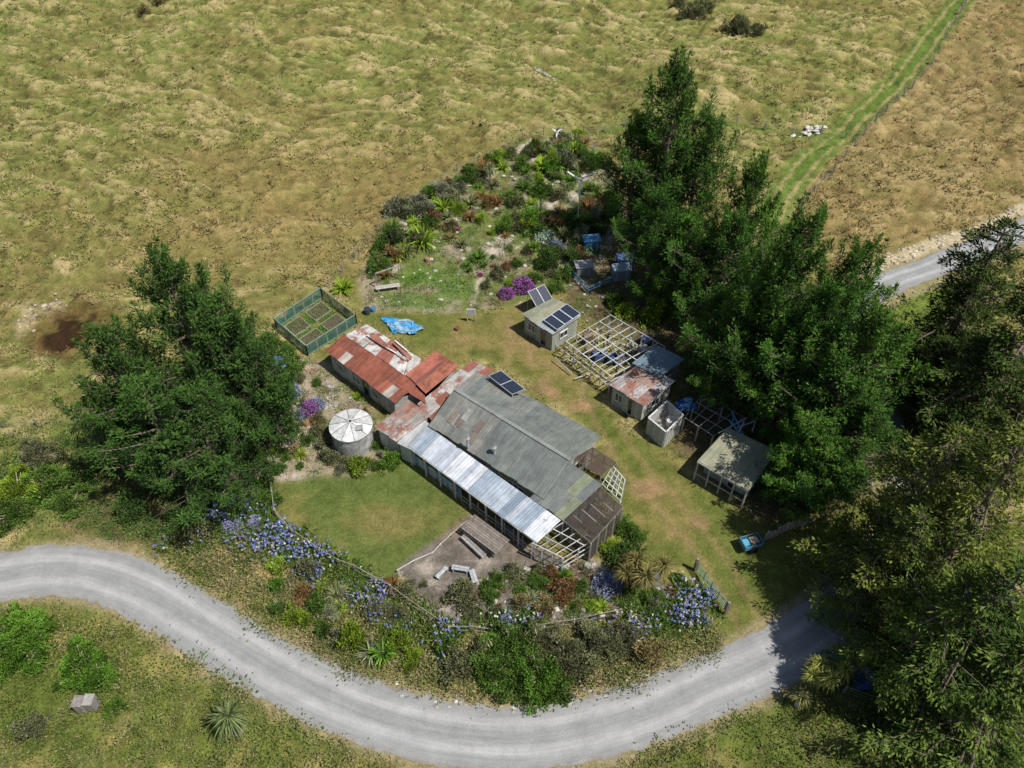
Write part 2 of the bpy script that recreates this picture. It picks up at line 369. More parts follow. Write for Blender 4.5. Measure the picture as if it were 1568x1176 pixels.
me.polygons.add(n); me.polygons.foreach_set("loop_start",np.arange(0,4*n,4,dtype=np.int32)); me.polygons.foreach_set("loop_total",np.full(n,4,dtype=np.int32))
me.polygons.foreach_set("use_smooth",np.ones(n,bool))
ca=me.color_attributes.new("Col",'FLOAT_COLOR','POINT'); cc=np.ones((nx*ny,4),np.float32); cc[:,:3]=Cg; ca.data.foreach_set("color",cc.ravel())
me.materials.append(GROUND); me.update(calc_edges=True)
o=bpy.data.objects.new("ground",me); bpy.context.scene.collection.objects.link(o)
g=G(); K=8
tan=np.gradient(RW,axis=0); nn=nrm(np.stack([-tan[:,1],tan[:,0]],1)); s=np.concatenate([[0],np.cumsum(np.linalg.norm(np.diff(RW,axis=0),axis=1))])
us=np.linspace(-1,1,K+1); jit=(rng.random((len(RW),2))-.5)*.3
def rp(i,k):
    w=hw[i]*us[k]
    if k==0: w+=jit[i,0]
    if k==K: w+=jit[i,1]
    p=RW[i]+nn[i]*w; return [p[0],p[1],.07-.06*us[k]**2+.02]
Q=[];UV=[]
for i in range(len(RW)-1):
    for k in range(K):
        Q.append([rp(i,k+1),rp(i,k),rp(i+1,k),rp(i+1,k+1)]); UV.append([(us[k+1],s[i]),(us[k],s[i]),(us[k],s[i+1]),(us[k+1],s[i+1])])
g.add(Q,(1,1,1),ROAD,UV); g.build("gravel_road")
# ---------- grass tufts
def tufts(n,name,blades,hmin,hmax,w,seed):
    r=np.random.default_rng(seed)
    u=r.uniform(-40,1610,n); v=r.uniform(-30,1210,n)
    dx=u-784;k=588-v;dy=F*cT+k*sT;dz=-F*sT+k*cT;t=H/-dz
    X=dx*t;Y=dy*t
    c,tall=paint(X,Y)
    cl=fbm(X*.45,Y*.45,77,3)
    keep=r.random(n)<tall*sstep(.25,.6,cl)
    X,Y,c,tall=X[keep],Y[keep],c[keep],tall[keep]; m=len(X); Z=Zt(X,Y)-.03
    near=sstep(70,30,Y)
    sc=r.uniform(hmin,hmax,m)*(.6+.6*tall)*(1-.35*near)
    dry=r.random(m)[:,None]; c=c*(.75+.5*r.random((m,1))); c=c*(1-.28*dry)+srgb(182,170,122)*.28*dry
    B=blades
    an=r.uniform(0,2*math.pi,(m,B)); rad=r.uniform(0,.22,(m,B))*sc[:,None]/.35
    base=np.stack([X[:,None]+np.cos(an)*rad,Y[:,None]+np.sin(an)*rad,np.repeat(Z[:,None],B,1)],-1).reshape(-1,3)
    an2=an+r.normal(0,.5,(m,B)); le=r.uniform(.6,1.7,(m,B))
    d=np.stack([np.cos(an2)*le,np.sin(an2)*le,np.ones((m,B))],-1).reshape(-1,3)
    ln=np.repeat(sc,B)*r.uniform(.6,1.2,m*B)
    g=G(); leaves(g,base,d,ln,w*r.uniform(.6,1.3,m*B)*np.repeat(1-.45*near,B),np.repeat(c,B,0)*r.uniform(.75,1.25,(m*B,1)),GRASS,r,1.6); g.build(name)
tufts(90000,"pasture_grass",7,.22,.5,.10,3)
# ---------- vegetation prototypes
def clumps(g,C,R,outd,n,cd,cb,tone,ln,wd,upw=.35,outw=.6,rw=.6,flat=1.0,nz=1.3,r=rng,rad=1.0):
    m=len(C); N=m*n
    off=r.normal(size=(N,3))*.5; off[:,2]*=flat
    Rr=np.repeat(R,n)[:,None]; c=np.repeat(C,n,0)+off*Rr
    d=np.repeat(outd,n,0)*outw+A([0,0,upw])+r.normal(size=(N,3))*rw+off*rad
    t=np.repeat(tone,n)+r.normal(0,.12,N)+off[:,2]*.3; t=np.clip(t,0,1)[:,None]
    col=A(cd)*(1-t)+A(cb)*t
    leaves(g,c,d,r.uniform(.7,1.3,N)*ln,r.uniform(.7,1.3,N)*wd,col,LEAF,r,nz)
def lerp_(a,b,t): return A(a)*(1-t)+A(b)*t
def pine(seed,h=18.,R=5.,kind='pine'):
    r=np.random.default_rng(seed); g=G()
    bend=r.normal(0,.35,2)
    tz=np.linspace(0,h*.97,9); tp=np.stack([bend[0]*np.sin(tz/h*3),bend[1]*np.sin(tz/h*2.3),tz],1)
    tube(g,tp,np.linspace(.42,.05,9),8,(.16,.125,.095),BARK)
    C=[];RR=[];OD=[];T=[]
    lob=r.uniform(0,6.28,3)
    nw=int(h*1.25)
    for i in range(nw):
        t=.10+.88*i/(nw-1); z=t*h
        for j in range(r.integers(4,7)):
            an=r.uniform(0,6.283)
            pr=((1-t)**.8)*min(1,.5+t*2.4)*1.12
            lobe=1+.28*math.sin(2*an+lob[0]+t*5)+.22*math.sin(3*an+lob[1]-t*7)
            L=R*pr*lobe*r.uniform(.45,1.2)+.45
            if r.random()<.1: L*=1.25
            o=A([math.cos(an),math.sin(an),0]); st=A([np.interp(z,tz,tp[:,0]),np.interp(z,tz,tp[:,1]),z])
            rise=(.28 if kind=='pine' else -.05)+r.normal(0,.1); cur=(.36 if kind=='pine' else .05)
            pt=lambda s:st+o*L*s+A([0,0,1])*(rise*L*s+cur*L*s*s)
            tube(g,[pt(s) for s in (0,.35,.7,1)],[.11,.08,.05,.02],4,(.17,.13,.10),BARK)
            k=max(2,int(L/.56)); side=A([-o[1],o[0],0]); bt=r.normal(0,.18)
            for q in range(k):
                s=.34+.7*(q+r.random()*.6)/k
                if s<.52 and r.random()<.5: continue
                sp=(1.15-s)*L*.30+.10; e=r.normal(0,sp)
                c=pt(s)+side*e+A([0,0,r.normal(0,.12)])
                if abs(e)>.25: tube(g,[pt(max(0,s-.1)),c],[.03,.012],3,(.17,.13,.10),BARK)
                C.append(c); RR.append(r.uniform(.28,.5)*(1.0 if kind=='pine' else 1.2)); OD.append(nrm(o+side*e*.5))
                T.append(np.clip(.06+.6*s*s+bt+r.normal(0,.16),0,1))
                if kind=='pine' and r.random()<.4:
                    C.append(c+A([0,0,.4])+o*.1); RR.append(.24); OD.append(A([0,0,1.])); T.append(np.clip(T[-1]+.22,0,1))
            if kind=='pine' and t>.3 and r.random()<.42:
                e=pt(1.0); hh=r.uniform(.9,1.9); top=e+o*.25+A([0,0,hh]); tube(g,[e,top],[.04,.012],3,(.17,.13,.10),BARK)
                for q in range(4):
                    f=q/3; C.append(lerp_(e,top,f)); RR.append(.36*(1-f)+.12); OD.append(A([0,0,1.])); T.append(np.clip(.45+.3*f+bt,0,1))
    if kind=='pine':
        for q in range(5):
            f=q/4; C.append(A([tp[-1][0],tp[-1][1],h*(.93+.09*f)])); RR.append(.4*(1-f)+.1); OD.append(A([0,0,1.])); T.append(.6)
    C=A(C);RR=A(RR);OD=A(OD);T=A(T)
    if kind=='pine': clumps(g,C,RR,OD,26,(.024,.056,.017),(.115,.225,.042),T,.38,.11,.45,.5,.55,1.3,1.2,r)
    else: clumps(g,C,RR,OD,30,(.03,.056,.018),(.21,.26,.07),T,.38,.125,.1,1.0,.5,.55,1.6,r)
    return g.mesh("pine_mesh" if kind=='pine' else "conifer_mesh")
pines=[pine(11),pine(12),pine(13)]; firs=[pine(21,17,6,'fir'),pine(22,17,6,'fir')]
def shrub(seed,n=2400,ls=.15,lw=.1,flower=None,ff=0,up=.3,asp=.95,k=34,rs=1.0):
    r=np.random.default_rng(seed); g=G(); C=[];T=[];OD=[]; RR=[]
    for i in range(k):
        d=nrm(r.normal(size=3)); d[2]=abs(d[2])*.95
        rad=r.uniform(.35,1.0)*(1+.25*math.sin(3*math.atan2(d[1],d[0])+seed))
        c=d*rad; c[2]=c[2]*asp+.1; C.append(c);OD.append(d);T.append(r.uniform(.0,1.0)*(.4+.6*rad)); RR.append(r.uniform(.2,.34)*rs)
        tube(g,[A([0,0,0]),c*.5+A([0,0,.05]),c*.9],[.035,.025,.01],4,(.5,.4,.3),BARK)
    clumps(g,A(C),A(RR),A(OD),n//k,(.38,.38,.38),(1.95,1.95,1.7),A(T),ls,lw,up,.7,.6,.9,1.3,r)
    if flower is not None:
        m=int(ff); d=nrm(r.normal(size=(m,3))); d[:,2]=np.abs(d[:,2]); c=d*r.uniform(.75,1.05,(m,1)); c[:,2]+=.1
        for q in range(3): leaves(g,c+r.normal(0,.03,(m,3)),d+r.normal(0,.8,(m,3)),.13,.12,A(flower)*r.uniform(.7,1.2,(m,1)),LEAF,r,1.)
    return g.mesh("shrub_mesh")
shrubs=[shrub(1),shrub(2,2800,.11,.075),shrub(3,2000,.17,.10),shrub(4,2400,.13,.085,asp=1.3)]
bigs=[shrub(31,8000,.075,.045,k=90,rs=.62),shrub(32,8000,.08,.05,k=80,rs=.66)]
def flax(seed,n=70,L=1.0,cd=(.5,.52,.45),cb=(1.9,1.95,1.5)):
    r=np.random.default_rng(seed); g=G(); Q=[];C=[]
    for i in range(n):
        an=r.uniform(0,6.283); o=A([math.cos(an),math.sin(an),0]); s=A([-o[1],o[0],0])*r.uniform(.03,.06)
        sp=r.uniform(.25,1.1); l=L*r.uniform(.7,1.15); p=o*.08; ang=math.pi/2-sp*.55; col=A(cd)+(A(cb)-A(cd))*r.random()
        w=[.7,1,.8,.1]
        for k in range(3):
            p2=p+(o*math.cos(ang)+A([0,0,1])*math.sin(ang))*l/3
            Q.append([p-s*w[k],p+s*w[k],p2+s*w[k+1],p2-s*w[k+1]]); C.append(col); p=p2; ang-=sp*.7
    g.add(Q,A(C),LEAF); return g.mesh("flax_mesh")
flaxes=[flax(1),flax(2,90)]
def cabbage(seed,heads,trunk_h):
    r=np.random.default_rng(seed); g=G()
    for i in range(heads):
        an=r.uniform(0,6.28); rad=0 if heads==1 else r.uniform(.4,1.3); hh=trunk_h*r.uniform(.65,1.1)
        top=A([math.cos(an)*rad,math.sin(an)*rad,hh])
        tube(g,[A([0,0,0]),A([top[0]*.35,top[1]*.35,hh*.45]),top],[.16,.12,.09],7,(.5,.45,.35),BARK)
        n=110; d=nrm(r.normal(size=(n,3))+A([0,0,.35])); s=nrm(np.cross(d,A([0,0,1.])+r.normal(0,.2,(n,3))))*.03
        l=r.uniform(.6,1.0,n)[:,None]; m=top+d*l*.55; e=m+(d*.45+A([0,0,-.28]))*l
        t=r.random((n,1)); col=A([.45,.45,.4])*(1-t)+A([1.6,1.6,1.3])*t
        Q=np.concatenate([np.stack([top-s*.4+0*d,top+s*.4+0*d,m+s,m-s],1),np.stack([m-s,m+s,e+s*.1,e-s*.1],1)])
        g.add(Q,np.concatenate([col,col]),LEAF)
    return g.mesh("cabbage_mesh")
cab1=cabbage(5,1,1.6); cab3=cabbage(6,7,2.8)
# ---------- trees
def tree(name,mesh,h0,R0,u,v,h,R,rz,c=(1,1,1)):
    p=P(u,v,h); p[2]=gz(p)-.1; inst(name,mesh,p,rz,(R/R0,R/R0,h/h0),c)
T=[(1040,112,18.5,4.6,0),(985,190,13,3.6,1),(1095,190,14,3.8,2),(1155,258,15,3.4,0),(1240,346,18,4.3,1),(1195,400,15,4.0,2),(1120,330,12,3.9,1),(1060,330,10,3.4,2),
   (1310,378,15,3.6,2),(1345,482,15,4.4,0),(1275,440,15,4.1,1),(1230,500,12,3.8,0),(1310,560,12,4.3,1),(1170,480,10,3.5,2),(1110,450,8,3.2,0),(1240,640,8.5,3.2,2),(1345,620,10,3.5,0),(1275,690,6.5,2.7,1),(1010,300,11,3.2,0)]
cols=[(1,1,1),(1.15,1.1,1),(.85,.9,.9),(1.1,1.15,.9)]
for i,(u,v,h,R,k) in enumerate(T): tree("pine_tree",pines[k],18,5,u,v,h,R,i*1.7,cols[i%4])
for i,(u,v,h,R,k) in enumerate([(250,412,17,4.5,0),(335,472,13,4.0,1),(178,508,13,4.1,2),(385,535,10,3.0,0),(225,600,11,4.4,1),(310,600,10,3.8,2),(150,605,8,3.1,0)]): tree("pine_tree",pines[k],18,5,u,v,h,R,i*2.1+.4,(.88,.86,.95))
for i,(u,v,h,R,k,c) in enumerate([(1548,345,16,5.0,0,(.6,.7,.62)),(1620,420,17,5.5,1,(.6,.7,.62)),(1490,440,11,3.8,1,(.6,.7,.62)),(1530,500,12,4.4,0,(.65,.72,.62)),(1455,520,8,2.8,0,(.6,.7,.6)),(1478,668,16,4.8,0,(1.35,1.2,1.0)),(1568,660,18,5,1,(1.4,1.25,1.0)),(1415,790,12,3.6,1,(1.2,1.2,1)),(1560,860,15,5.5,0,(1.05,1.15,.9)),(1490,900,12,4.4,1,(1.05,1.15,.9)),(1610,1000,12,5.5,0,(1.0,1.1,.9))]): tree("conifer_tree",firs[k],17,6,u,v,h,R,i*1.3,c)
# ---------- shrubs
Gm=(.075,.13,.028);DK=(.05,.09,.025);YG=(.17,.24,.03);OL=(.13,.135,.075);BG=(.085,.165,.025);RD=(.17,.10,.05);TN=(.2,.16,.08);GR=(.17,.175,.13)
S=[(640,312,1.9,GR),(680,290,1.7,GR),(610,318,1.3,GR),(720,270,1.1,Gm),(580,402,1.4,Gm),(600,362,1.3,DK),(585,378,1.0,Gm),(770,348,1,Gm),(785,300,1.2,Gm),(745,305,1.1,RD),(830,290,1.1,Gm),(860,240,1.2,Gm),(900,252,1.4,DK),(885,225,1,Gm),(920,250,1,Gm),(838,400,1.2,DK),(860,420,1.0,Gm),(850,385,1.1,Gm),(690,345,.8,TN),(665,330,.7,(.2,.05,.04)),(760,420,.8,OL),(815,378,.6,Gm),(872,345,1.5,DK),(800,250,1,Gm),(745,240,.6,Gm),(780,232,.8,Gm),(812,232,.9,OL),(905,290,1.0,Gm),(930,300,.8,DK),(850,440,.8,Gm),(820,425,.7,Gm),(880,395,1.2,DK),(910,350,1.2,DK),(940,330,1.3,Gm),
(430,542,1.5,Gm),(415,530,1.2,DK),(445,560,1.1,Gm),(488,640,.7,OL),(489,660,.7,OL),(495,680,.7,OL),(508,698,.8,OL),(530,708,.7,OL),(549,712,.85,YG),(598,706,.85,BG),(575,712,.5,Gm),(470,672,.6,Gm),(440,650,.8,Gm),(455,690,.6,TN),(400,660,.9,Gm),(415,630,.8,OL),(395,700,.9,Gm),(485,585,.5,Gm),(455,580,.6,OL),(430,690,.5,Gm),(415,718,.6,Gm),
(25,752,1.8,YG),(70,735,2.0,Gm),(100,765,1.6,Gm),(60,700,1.6,OL),(15,785,1.4,Gm),(125,720,1.5,DK),(35,985,1.8,BG),(5,1010,1.8,BG),(55,960,1.2,BG),(125,1018,1.6,BG),(150,1035,1.1,BG),(175,1080,.6,BG),(42,1112,1,OL),(15,955,1.2,BG),
(765,1005,1.5,Gm),(825,1030,1.9,BG),(790,985,1.6,Gm),(868,1005,1.7,OL),(915,988,1.6,OL),(955,975,1.5,OL),(755,1030,1.4,Gm),(855,1048,1.2,Gm),(790,1048,1.3,Gm),(700,1020,1.1,OL),(990,1000,1.1,TN),(890,1020,1.2,OL),(830,985,1.5,OL),
(705,913,1.05,OL),(745,898,.55,Gm),(786,880,.7,OL),(825,893,.8,Gm),(862,903,.9,RD),(800,922,.75,TN),(835,930,.8,TN),(935,838,.75,YG),(962,850,1.2,DK),(958,808,.9,Gm),(975,820,.8,Gm),(945,800,.7,YG),(1040,885,.45,Gm),(890,900,.6,Gm),(880,925,.6,TN),(910,915,.5,OL),(960,905,.7,Gm),(1000,915,.8,Gm),(650,895,.3,OL),(622,905,.8,OL),(760,935,.5,OL),(720,940,.6,OL),
(1065,8,2,OL),(1130,28,2.2,OL),(1160,40,1.4,OL),(1085,0,1.5,OL),(1040,0,1.5,OL),(250,10,1.5,TN),(225,30,.9,TN),
(1000,482,1.3,YG),(955,475,1.0,YG),(1025,470,1.0,YG),(940,460,.8,Gm),(365,782,1.2,Gm),(398,745,1.0,Gm),(335,790,1.0,Gm),(410,765,.9,Gm),(380,760,1.0,OL),(300,815,1.2,OL),(270,790,1.2,DK),(320,760,1.0,DK),(200,780,1.3,DK),(1400,690,1.4,OL),(1500,655,1.2,OL),(1430,625,1.3,OL),(1460,650,1.0,TN),(1210,740,1.2,DK),(1300,730,1.3,OL),(1370,700,1.0,OL)]
def line_pts(px,n,sd,seed):
    r=np.random.default_rng(seed); W=catmull(pts2w(px),6); t=r.uniform(0,len(W)-1.001,n); i=t.astype(int); f=(t-i)[:,None]
    return W[i]*(1-f)+W[i+1]*f+r.normal(0,sd,(n,2))
def inpoly(W,n,seed):
    r=np.random.default_rng(seed); lo=W.min(0);hi=W.max(0); p=r.uniform(lo,hi,(n*4,2)); s=sdpoly(W,p[:,0],p[:,1]); return p[s<-.15][:n]
r=np.random.default_rng(5)
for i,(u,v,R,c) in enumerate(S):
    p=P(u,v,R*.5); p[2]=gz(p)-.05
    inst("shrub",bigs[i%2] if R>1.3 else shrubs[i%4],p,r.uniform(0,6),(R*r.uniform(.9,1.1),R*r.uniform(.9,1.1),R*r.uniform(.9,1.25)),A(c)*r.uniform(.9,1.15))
GDENSE=pts2w([(590,345),(640,300),(720,255),(810,215),(900,198),(935,270),(950,330),(900,400),(850,400),(790,345),(740,330),(690,370),(620,400),(575,420)])
GALL=pts2w([(700,330),(840,300),(870,440),(790,450),(700,440)])
def extra(poly,n,seed,smin,smax,fl=.36):
    r=np.random.default_rng(seed); pal_=[Gm,Gm,BG,YG,OL,GR,RD,GR,YG,OL]
    for i,(x,y) in enumerate(inpoly(poly,n,seed)):
        R=r.uniform(smin,smax); p=A([x,y,0.]); p[2]=gz(p)-.04; c=A(pal_[r.integers(0,len(pal_))])
        if r.random()<fl: inst("flax_bush",flaxes[i%2],p,r.uniform(0,6),R*1.4,c*1.3)
        else: inst("shrub",shrubs[i%4],p,r.uniform(0,6),(R,R*r.uniform(.8,1.2),R*r.uniform(.9,1.8)),c*r.uniform(.85,1.4))
extra(GDENSE,135,91,.45,1.15,.42); extra(GALL,30,92,.3,.7); extra(GLEFT,24,93,.25,.6)
extra(pts2w([(690,905),(780,878),(900,868),(965,885),(1060,905),(1040,935),(900,945),(700,945)]),30,94,.25,.6)
extra(pts2w([(400,835),(600,925),(700,985),(940,975),(940,1030),(760,1055),(560,1010),(400,930)]),38,95,.4,.9,.2)
flo=lambda col,k,ff=500:shrub(50+k,1600,.13,.09,col,ff)
fm={'purple':flo((3.6,1.1,3.9),1),'pink':flo((5,.6,3),2),'lav':flo((3.4,3.0,5.2),3),'white':flo((5,5,4.8),4)}
for u,v,R,k in [(775,448,.75,'purple'),(800,435,1.05,'purple'),(812,442,.6,'purple'),(808,384,.4,'pink'),(735,420,.28,'pink'),(835,365,1.1,'white'),(850,375,.8,'lav'),(440,598,1.0,'lav'),(472,624,.85,'purple'),(484,618,.7,'lav'),(462,632,.6,'lav'),(928,893,.95,'lav'),(945,900,.6,'lav'),(775,950,.5,'lav'),(870,210,.4,'white'),(700,350,.3,'pink'),(355,800,.8,'lav'),(390,798,.6,'lav')]:
    p=P(u,v,R*.5); p[2]=gz(p)-.05; inst("flowering_shrub",fm[k],p,r.uniform(0,6),R,(.10,.12,.10))
for u,v,R,c in [(648,365,2.1,YG),(635,355,1.4,YG),(525,438,1.5,YG),(742,264,1.3,OL),(733,392,1.3,Gm),(802,285,1.4,Gm),(762,308,1.1,RD),(830,226,1.4,Gm),(880,228,1.1,YG),(720,330,1.1,RD),(690,362,1,TN),(805,262,1.1,Gm),(700,275,1.1,Gm),(620,380,1.2,YG),(600,345,1.4,Gm),(865,215,1.1,OL),(600,895,.9,RD),(612,905,.8,TN),(685,330,1,OL),(840,230,1.1,OL),(735,300,1.2,RD),(800,330,.9,OL),(590,420,.9,RD),(1050,920,.8,Gm),(660,345,.9,RD),(715,405,.8,Gm),(770,255,1.2,YG),(755,280,1.2,OL),(815,310,1.1,YG),(855,270,1.1,Gm)]:
    p=P(u,v,R*.4); p[2]=gz(p)-.03; inst("flax_bush",flaxes[int(u)%2],p,r.uniform(0,6),(R,R,R*.95),A(c)*1.1)
def plant(name,mesh,u,v,z,sc,c):
    p=P(u,v,z); p[2]=gz(p)-.05; inst(name,mesh,p,1.0,sc,c)
plant("cabbage_tree",cab1,355,1105,1.8,1.65,(.15,.19,.09))
plant("cabbage_tree",cab3,988,862,3,1.15,(.19,.165,.07))
plant("cabbage_tree",cab3,1265,1025,2,.9,(.3,.31,.1))
plant("cabbage_tree",cab1,1225,1070,1,.9,(.2,.2,.1))
plant("cabbage_tree",cab1,750,258,1.6,1.1,(.2,.23,.12)); plant("cabbage_tree",cab1,838,222,1.6,1.1,(.16,.2,.08)); plant("cabbage_tree",cab1,700,300,1.4,.9,(.2,.22,.12))
# ---------- agapanthus & groundcover masses
def agapanthus(name,XY,seed,heads=7,ratio=(.8,.2),thr=(.30,.52)):
    r=np.random.default_rng(seed)
    g=G(); n=len(XY); Z=Zt(XY[:,0],XY[:,1])
    B=44; base=np.repeat(np.column_stack([XY,Z]),B,0)+r.normal(0,.24,(n*B,3))*A([1,1,0])
    d=r.normal(size=(n*B,3))*A([1,1,.2])+A([0,0,.8]); t=r.random((n*B,1))
    leaves(g,base,d,r.uniform(.5,.8,n*B),.08,A([.05,.10,.025])*(1-t)+A([.17,.26,.05])*t,LEAF,r,1.)
    nh=(heads*sstep(thr[0],thr[1],fbm(XY[:,0]*.5,XY[:,1]*.5,90,2))*r.uniform(.4,1.5,n)).astype(int)
    hc=np.repeat(np.column_stack([XY,Z]),nh,0); k0=len(hc); hc=hc+r.normal(0,.36,(k0,3))*A([1,1,0])+A([0,0,1])*r.uniform(.65,1.0,(k0,1)); m=len(hc)
    leaves(g,np.column_stack([hc[:,:2],hc[:,2]-.8]),np.tile(A([0,0,1.]),(m,1)),.8,.03,(.14,.2,.05),LEAF,r)
    u_=r.random(m); wh=u_<ratio[1]; pk=(u_>.9)
    col=np.where(wh[:,None],A([.66,.68,.62]),np.where(pk[:,None],A([.42,.26,.6]),A([.24,.29,.63])))*r.uniform(.75,1.2,(m,1))
    k=10; leaves(g,np.repeat(hc,k,0),r.normal(size=(m*k,3)),.105,.075,np.repeat(col,k,0),LEAF,r,.6)
    g.build(name)
agapanthus("agapanthus_bed",line_pts([(300,822),(345,805),(400,825),(450,845),(520,885),(590,930),(640,955),(685,975)],250,.7,1),2,7)
agapanthus("agapanthus_bed",line_pts([(335,775),(370,792),(410,800)],34,.7,3),4,8)
agapanthus("agapanthus_bed",line_pts([(950,955),(1000,945),(1040,935),(1075,945)],74,.8,5),6,9,(.7,.35))
agapanthus("agapanthus_bed",line_pts([(740,955),(800,950),(860,940)],16,.5,7),8,5,(.5,.5))
def groundcover(name,XY,seed,pal,size=.35,B=60,k=1.4):
    r=np.random.default_rng(seed); g=G(); n=len(XY); Z=Zt(XY[:,0],XY[:,1])
    sc=r.uniform(.4,1.5,n)**1.3*size; pc=A(pal)[r.integers(0,len(pal),n)]
    off=r.normal(size=(n*B,3))*A([.55,.55,.3]); off[:,2]=np.abs(off[:,2])
    c=np.repeat(np.column_stack([XY,Z]),B,0)+off*np.repeat(sc,B)[:,None]
    leaves(g,c,off*A([1,1,.5])+A([0,0,.3])+r.normal(0,.3,(n*B,3)),np.repeat(sc,B)**.5*.19,np.repeat(sc,B)**.5*.10,k*np.repeat(pc,B,0)*r.uniform(.5,1.4,(n*B,1)),LEAF,r,1.4); g.build(name)
pal=[(.06,.12,.03),(.09,.15,.03),(.12,.18,.04),(.1,.11,.06),(.16,.13,.07),(.05,.08,.03),(.17,.2,.08),(.2,.1,.06),(.08,.16,.02)]
groundcover("garden_groundcover",inpoly(GUP,900,1),1,pal,.42,50)
groundcover("garden_groundcover",inpoly(GLEFT,260,2),2,pal,.35,50)
groundcover("garden_groundcover",inpoly(pts2w([(690,905),(780,868),(900,858),(965,880),(1060,905),(1040,945),(900,958),(700,955)]),260,3),3,pal,.34,50)
groundcover("bank_vegetation",inpoly(BANK,900,4),4,[(.11,.15,.03),(.14,.16,.05),(.22,.19,.1),(.09,.13,.03),(.25,.21,.12)],.6,60,1.35)
groundcover("weeds",inpoly(LIT1,350,6),6,pal[:4],.5)
groundcover("weeds",inpoly(LIT2,380,7),7,pal[:5],.5)
groundcover("weeds",inpoly(pts2w([(-50,650),(120,640),(140,720),(80,800),(-50,830)]),200,8),8,pal[:4],.7)
groundcover("roadside_weeds",inpoly(pts2w([(-50,940),(100,940),(250,980),(380,1060),(500,1120),(600,1190),(-50,1190)]),420,9),9,[(.09,.13,.03),(.12,.15,.035),(.18,.17,.08),(.10,.15,.03),(.22,.2,.1)],.6,60,1.3)
groundcover("roadside_weeds",inpoly(pts2w([(1000,1150),(1180,1075),(1350,1010),(1600,1050),(1600,1190),(950,1190)]),280,10),10,[(.09,.13,.03),(.12,.15,.035),(.18,.17,.08),(.10,.15,.03)],.6,60,1.3)
groundcover("roadside_weeds",inpoly(pts2w([(1390,600),(1520,600),(1600,660),(1480,690),(1400,740)]),200,13),13,[(.12,.16,.04),(.2,.18,.07),(.22,.18,.1)],.6)
# ---------- rocks
def rocks(name,XY,seed,smin,smax,col=(.5,.46,.38)):
    r=np.random.default_rng(seed); g=G(); Z=Zt(XY[:,0],XY[:,1])
    for (x,y),z in zip(XY,Z):
        s=r.uniform(smin,smax); n=6; an=np.arange(n)*6.283/n+r.normal(0,.15,n)
        prof=[(1.0,-.15),(1.05,.25),(.6,.62),(.12,.72)]; j=r.uniform(.75,1.2,(4,n)); el=r.uniform(.6,1)
        rg=[[A([x+math.cos(an[k])*s*pr*j[i,k],y+math.sin(an[k])*s*pr*j[i,k]*el,z+s*zz*r.uniform(.9,1.1)]) for k in range(n)] for i,(pr,zz) in enumerate(prof)]
        Q=[[rg[i][k],rg[i][(k+1)%n],rg[i+1][(k+1)%n],rg[i+1][k]] for i in range(3) for k in range(n)]
        g.add(Q,A(col)*r.uniform(.6,1.2),ROCK)
    g.build(name)
rocks("garden_rocks",inpoly(GUP,180,21),21,.08,.28)
rocks("garden_rocks",inpoly(pts2w([(690,905),(780,868),(900,858),(965,880),(1060,905),(1040,945),(900,958),(700,955)]),130,22),22,.06,.24,(.52,.48,.4))
rocks("patio_edging_stones",line_pts([(690,905),(740,890),(800,872),(870,868),(930,872)],60,.12,31),31,.08,.2,(.5,.47,.42))
rocks("rock_outcrop",line_pts([(1225,190),(1250,188),(1266,184)],34,.35,23),23,.1,.38,(.62,.6,.54))
rocks("rock_outcrop",line_pts([(800,98),(830,100),(860,102)],30,.25,24),24,.12,.28,(.46,.44,.38))
rocks("roadside_rocks",line_pts([(1330,412),(1420,378),(1500,350),(1568,318)],140,.45,25),25,.06,.25,(.5,.44,.33))
rocks("roadside_rocks",line_pts([(580,1042),(700,1075),(800,1082),(930,1050),(1000,1030)],60,.25,26),26,.06,.2,(.42,.39,.32))
rocks("pond_rocks",line_pts([(40,500),(45,475),(70,462),(95,470)],34,.5,27),27,.06,.22,(.42,.37,.27))
rocks("yard_debris",inpoly(pts2w([(490,575),(540,600),(575,640),(500,650)]),60,28),28,.06,.2,(.35,.33,.3))
rocks("yard_debris",inpoly(pts2w([(860,430),(960,390),(1020,480),(900,500)]),60,29),29,.06,.22,(.35,.35,.35))
rocks("track_rocks",line_pts([(1340,735),(1380,745),(1400,690)],30,.8,30),30,.1,.35,(.5,.45,.38))
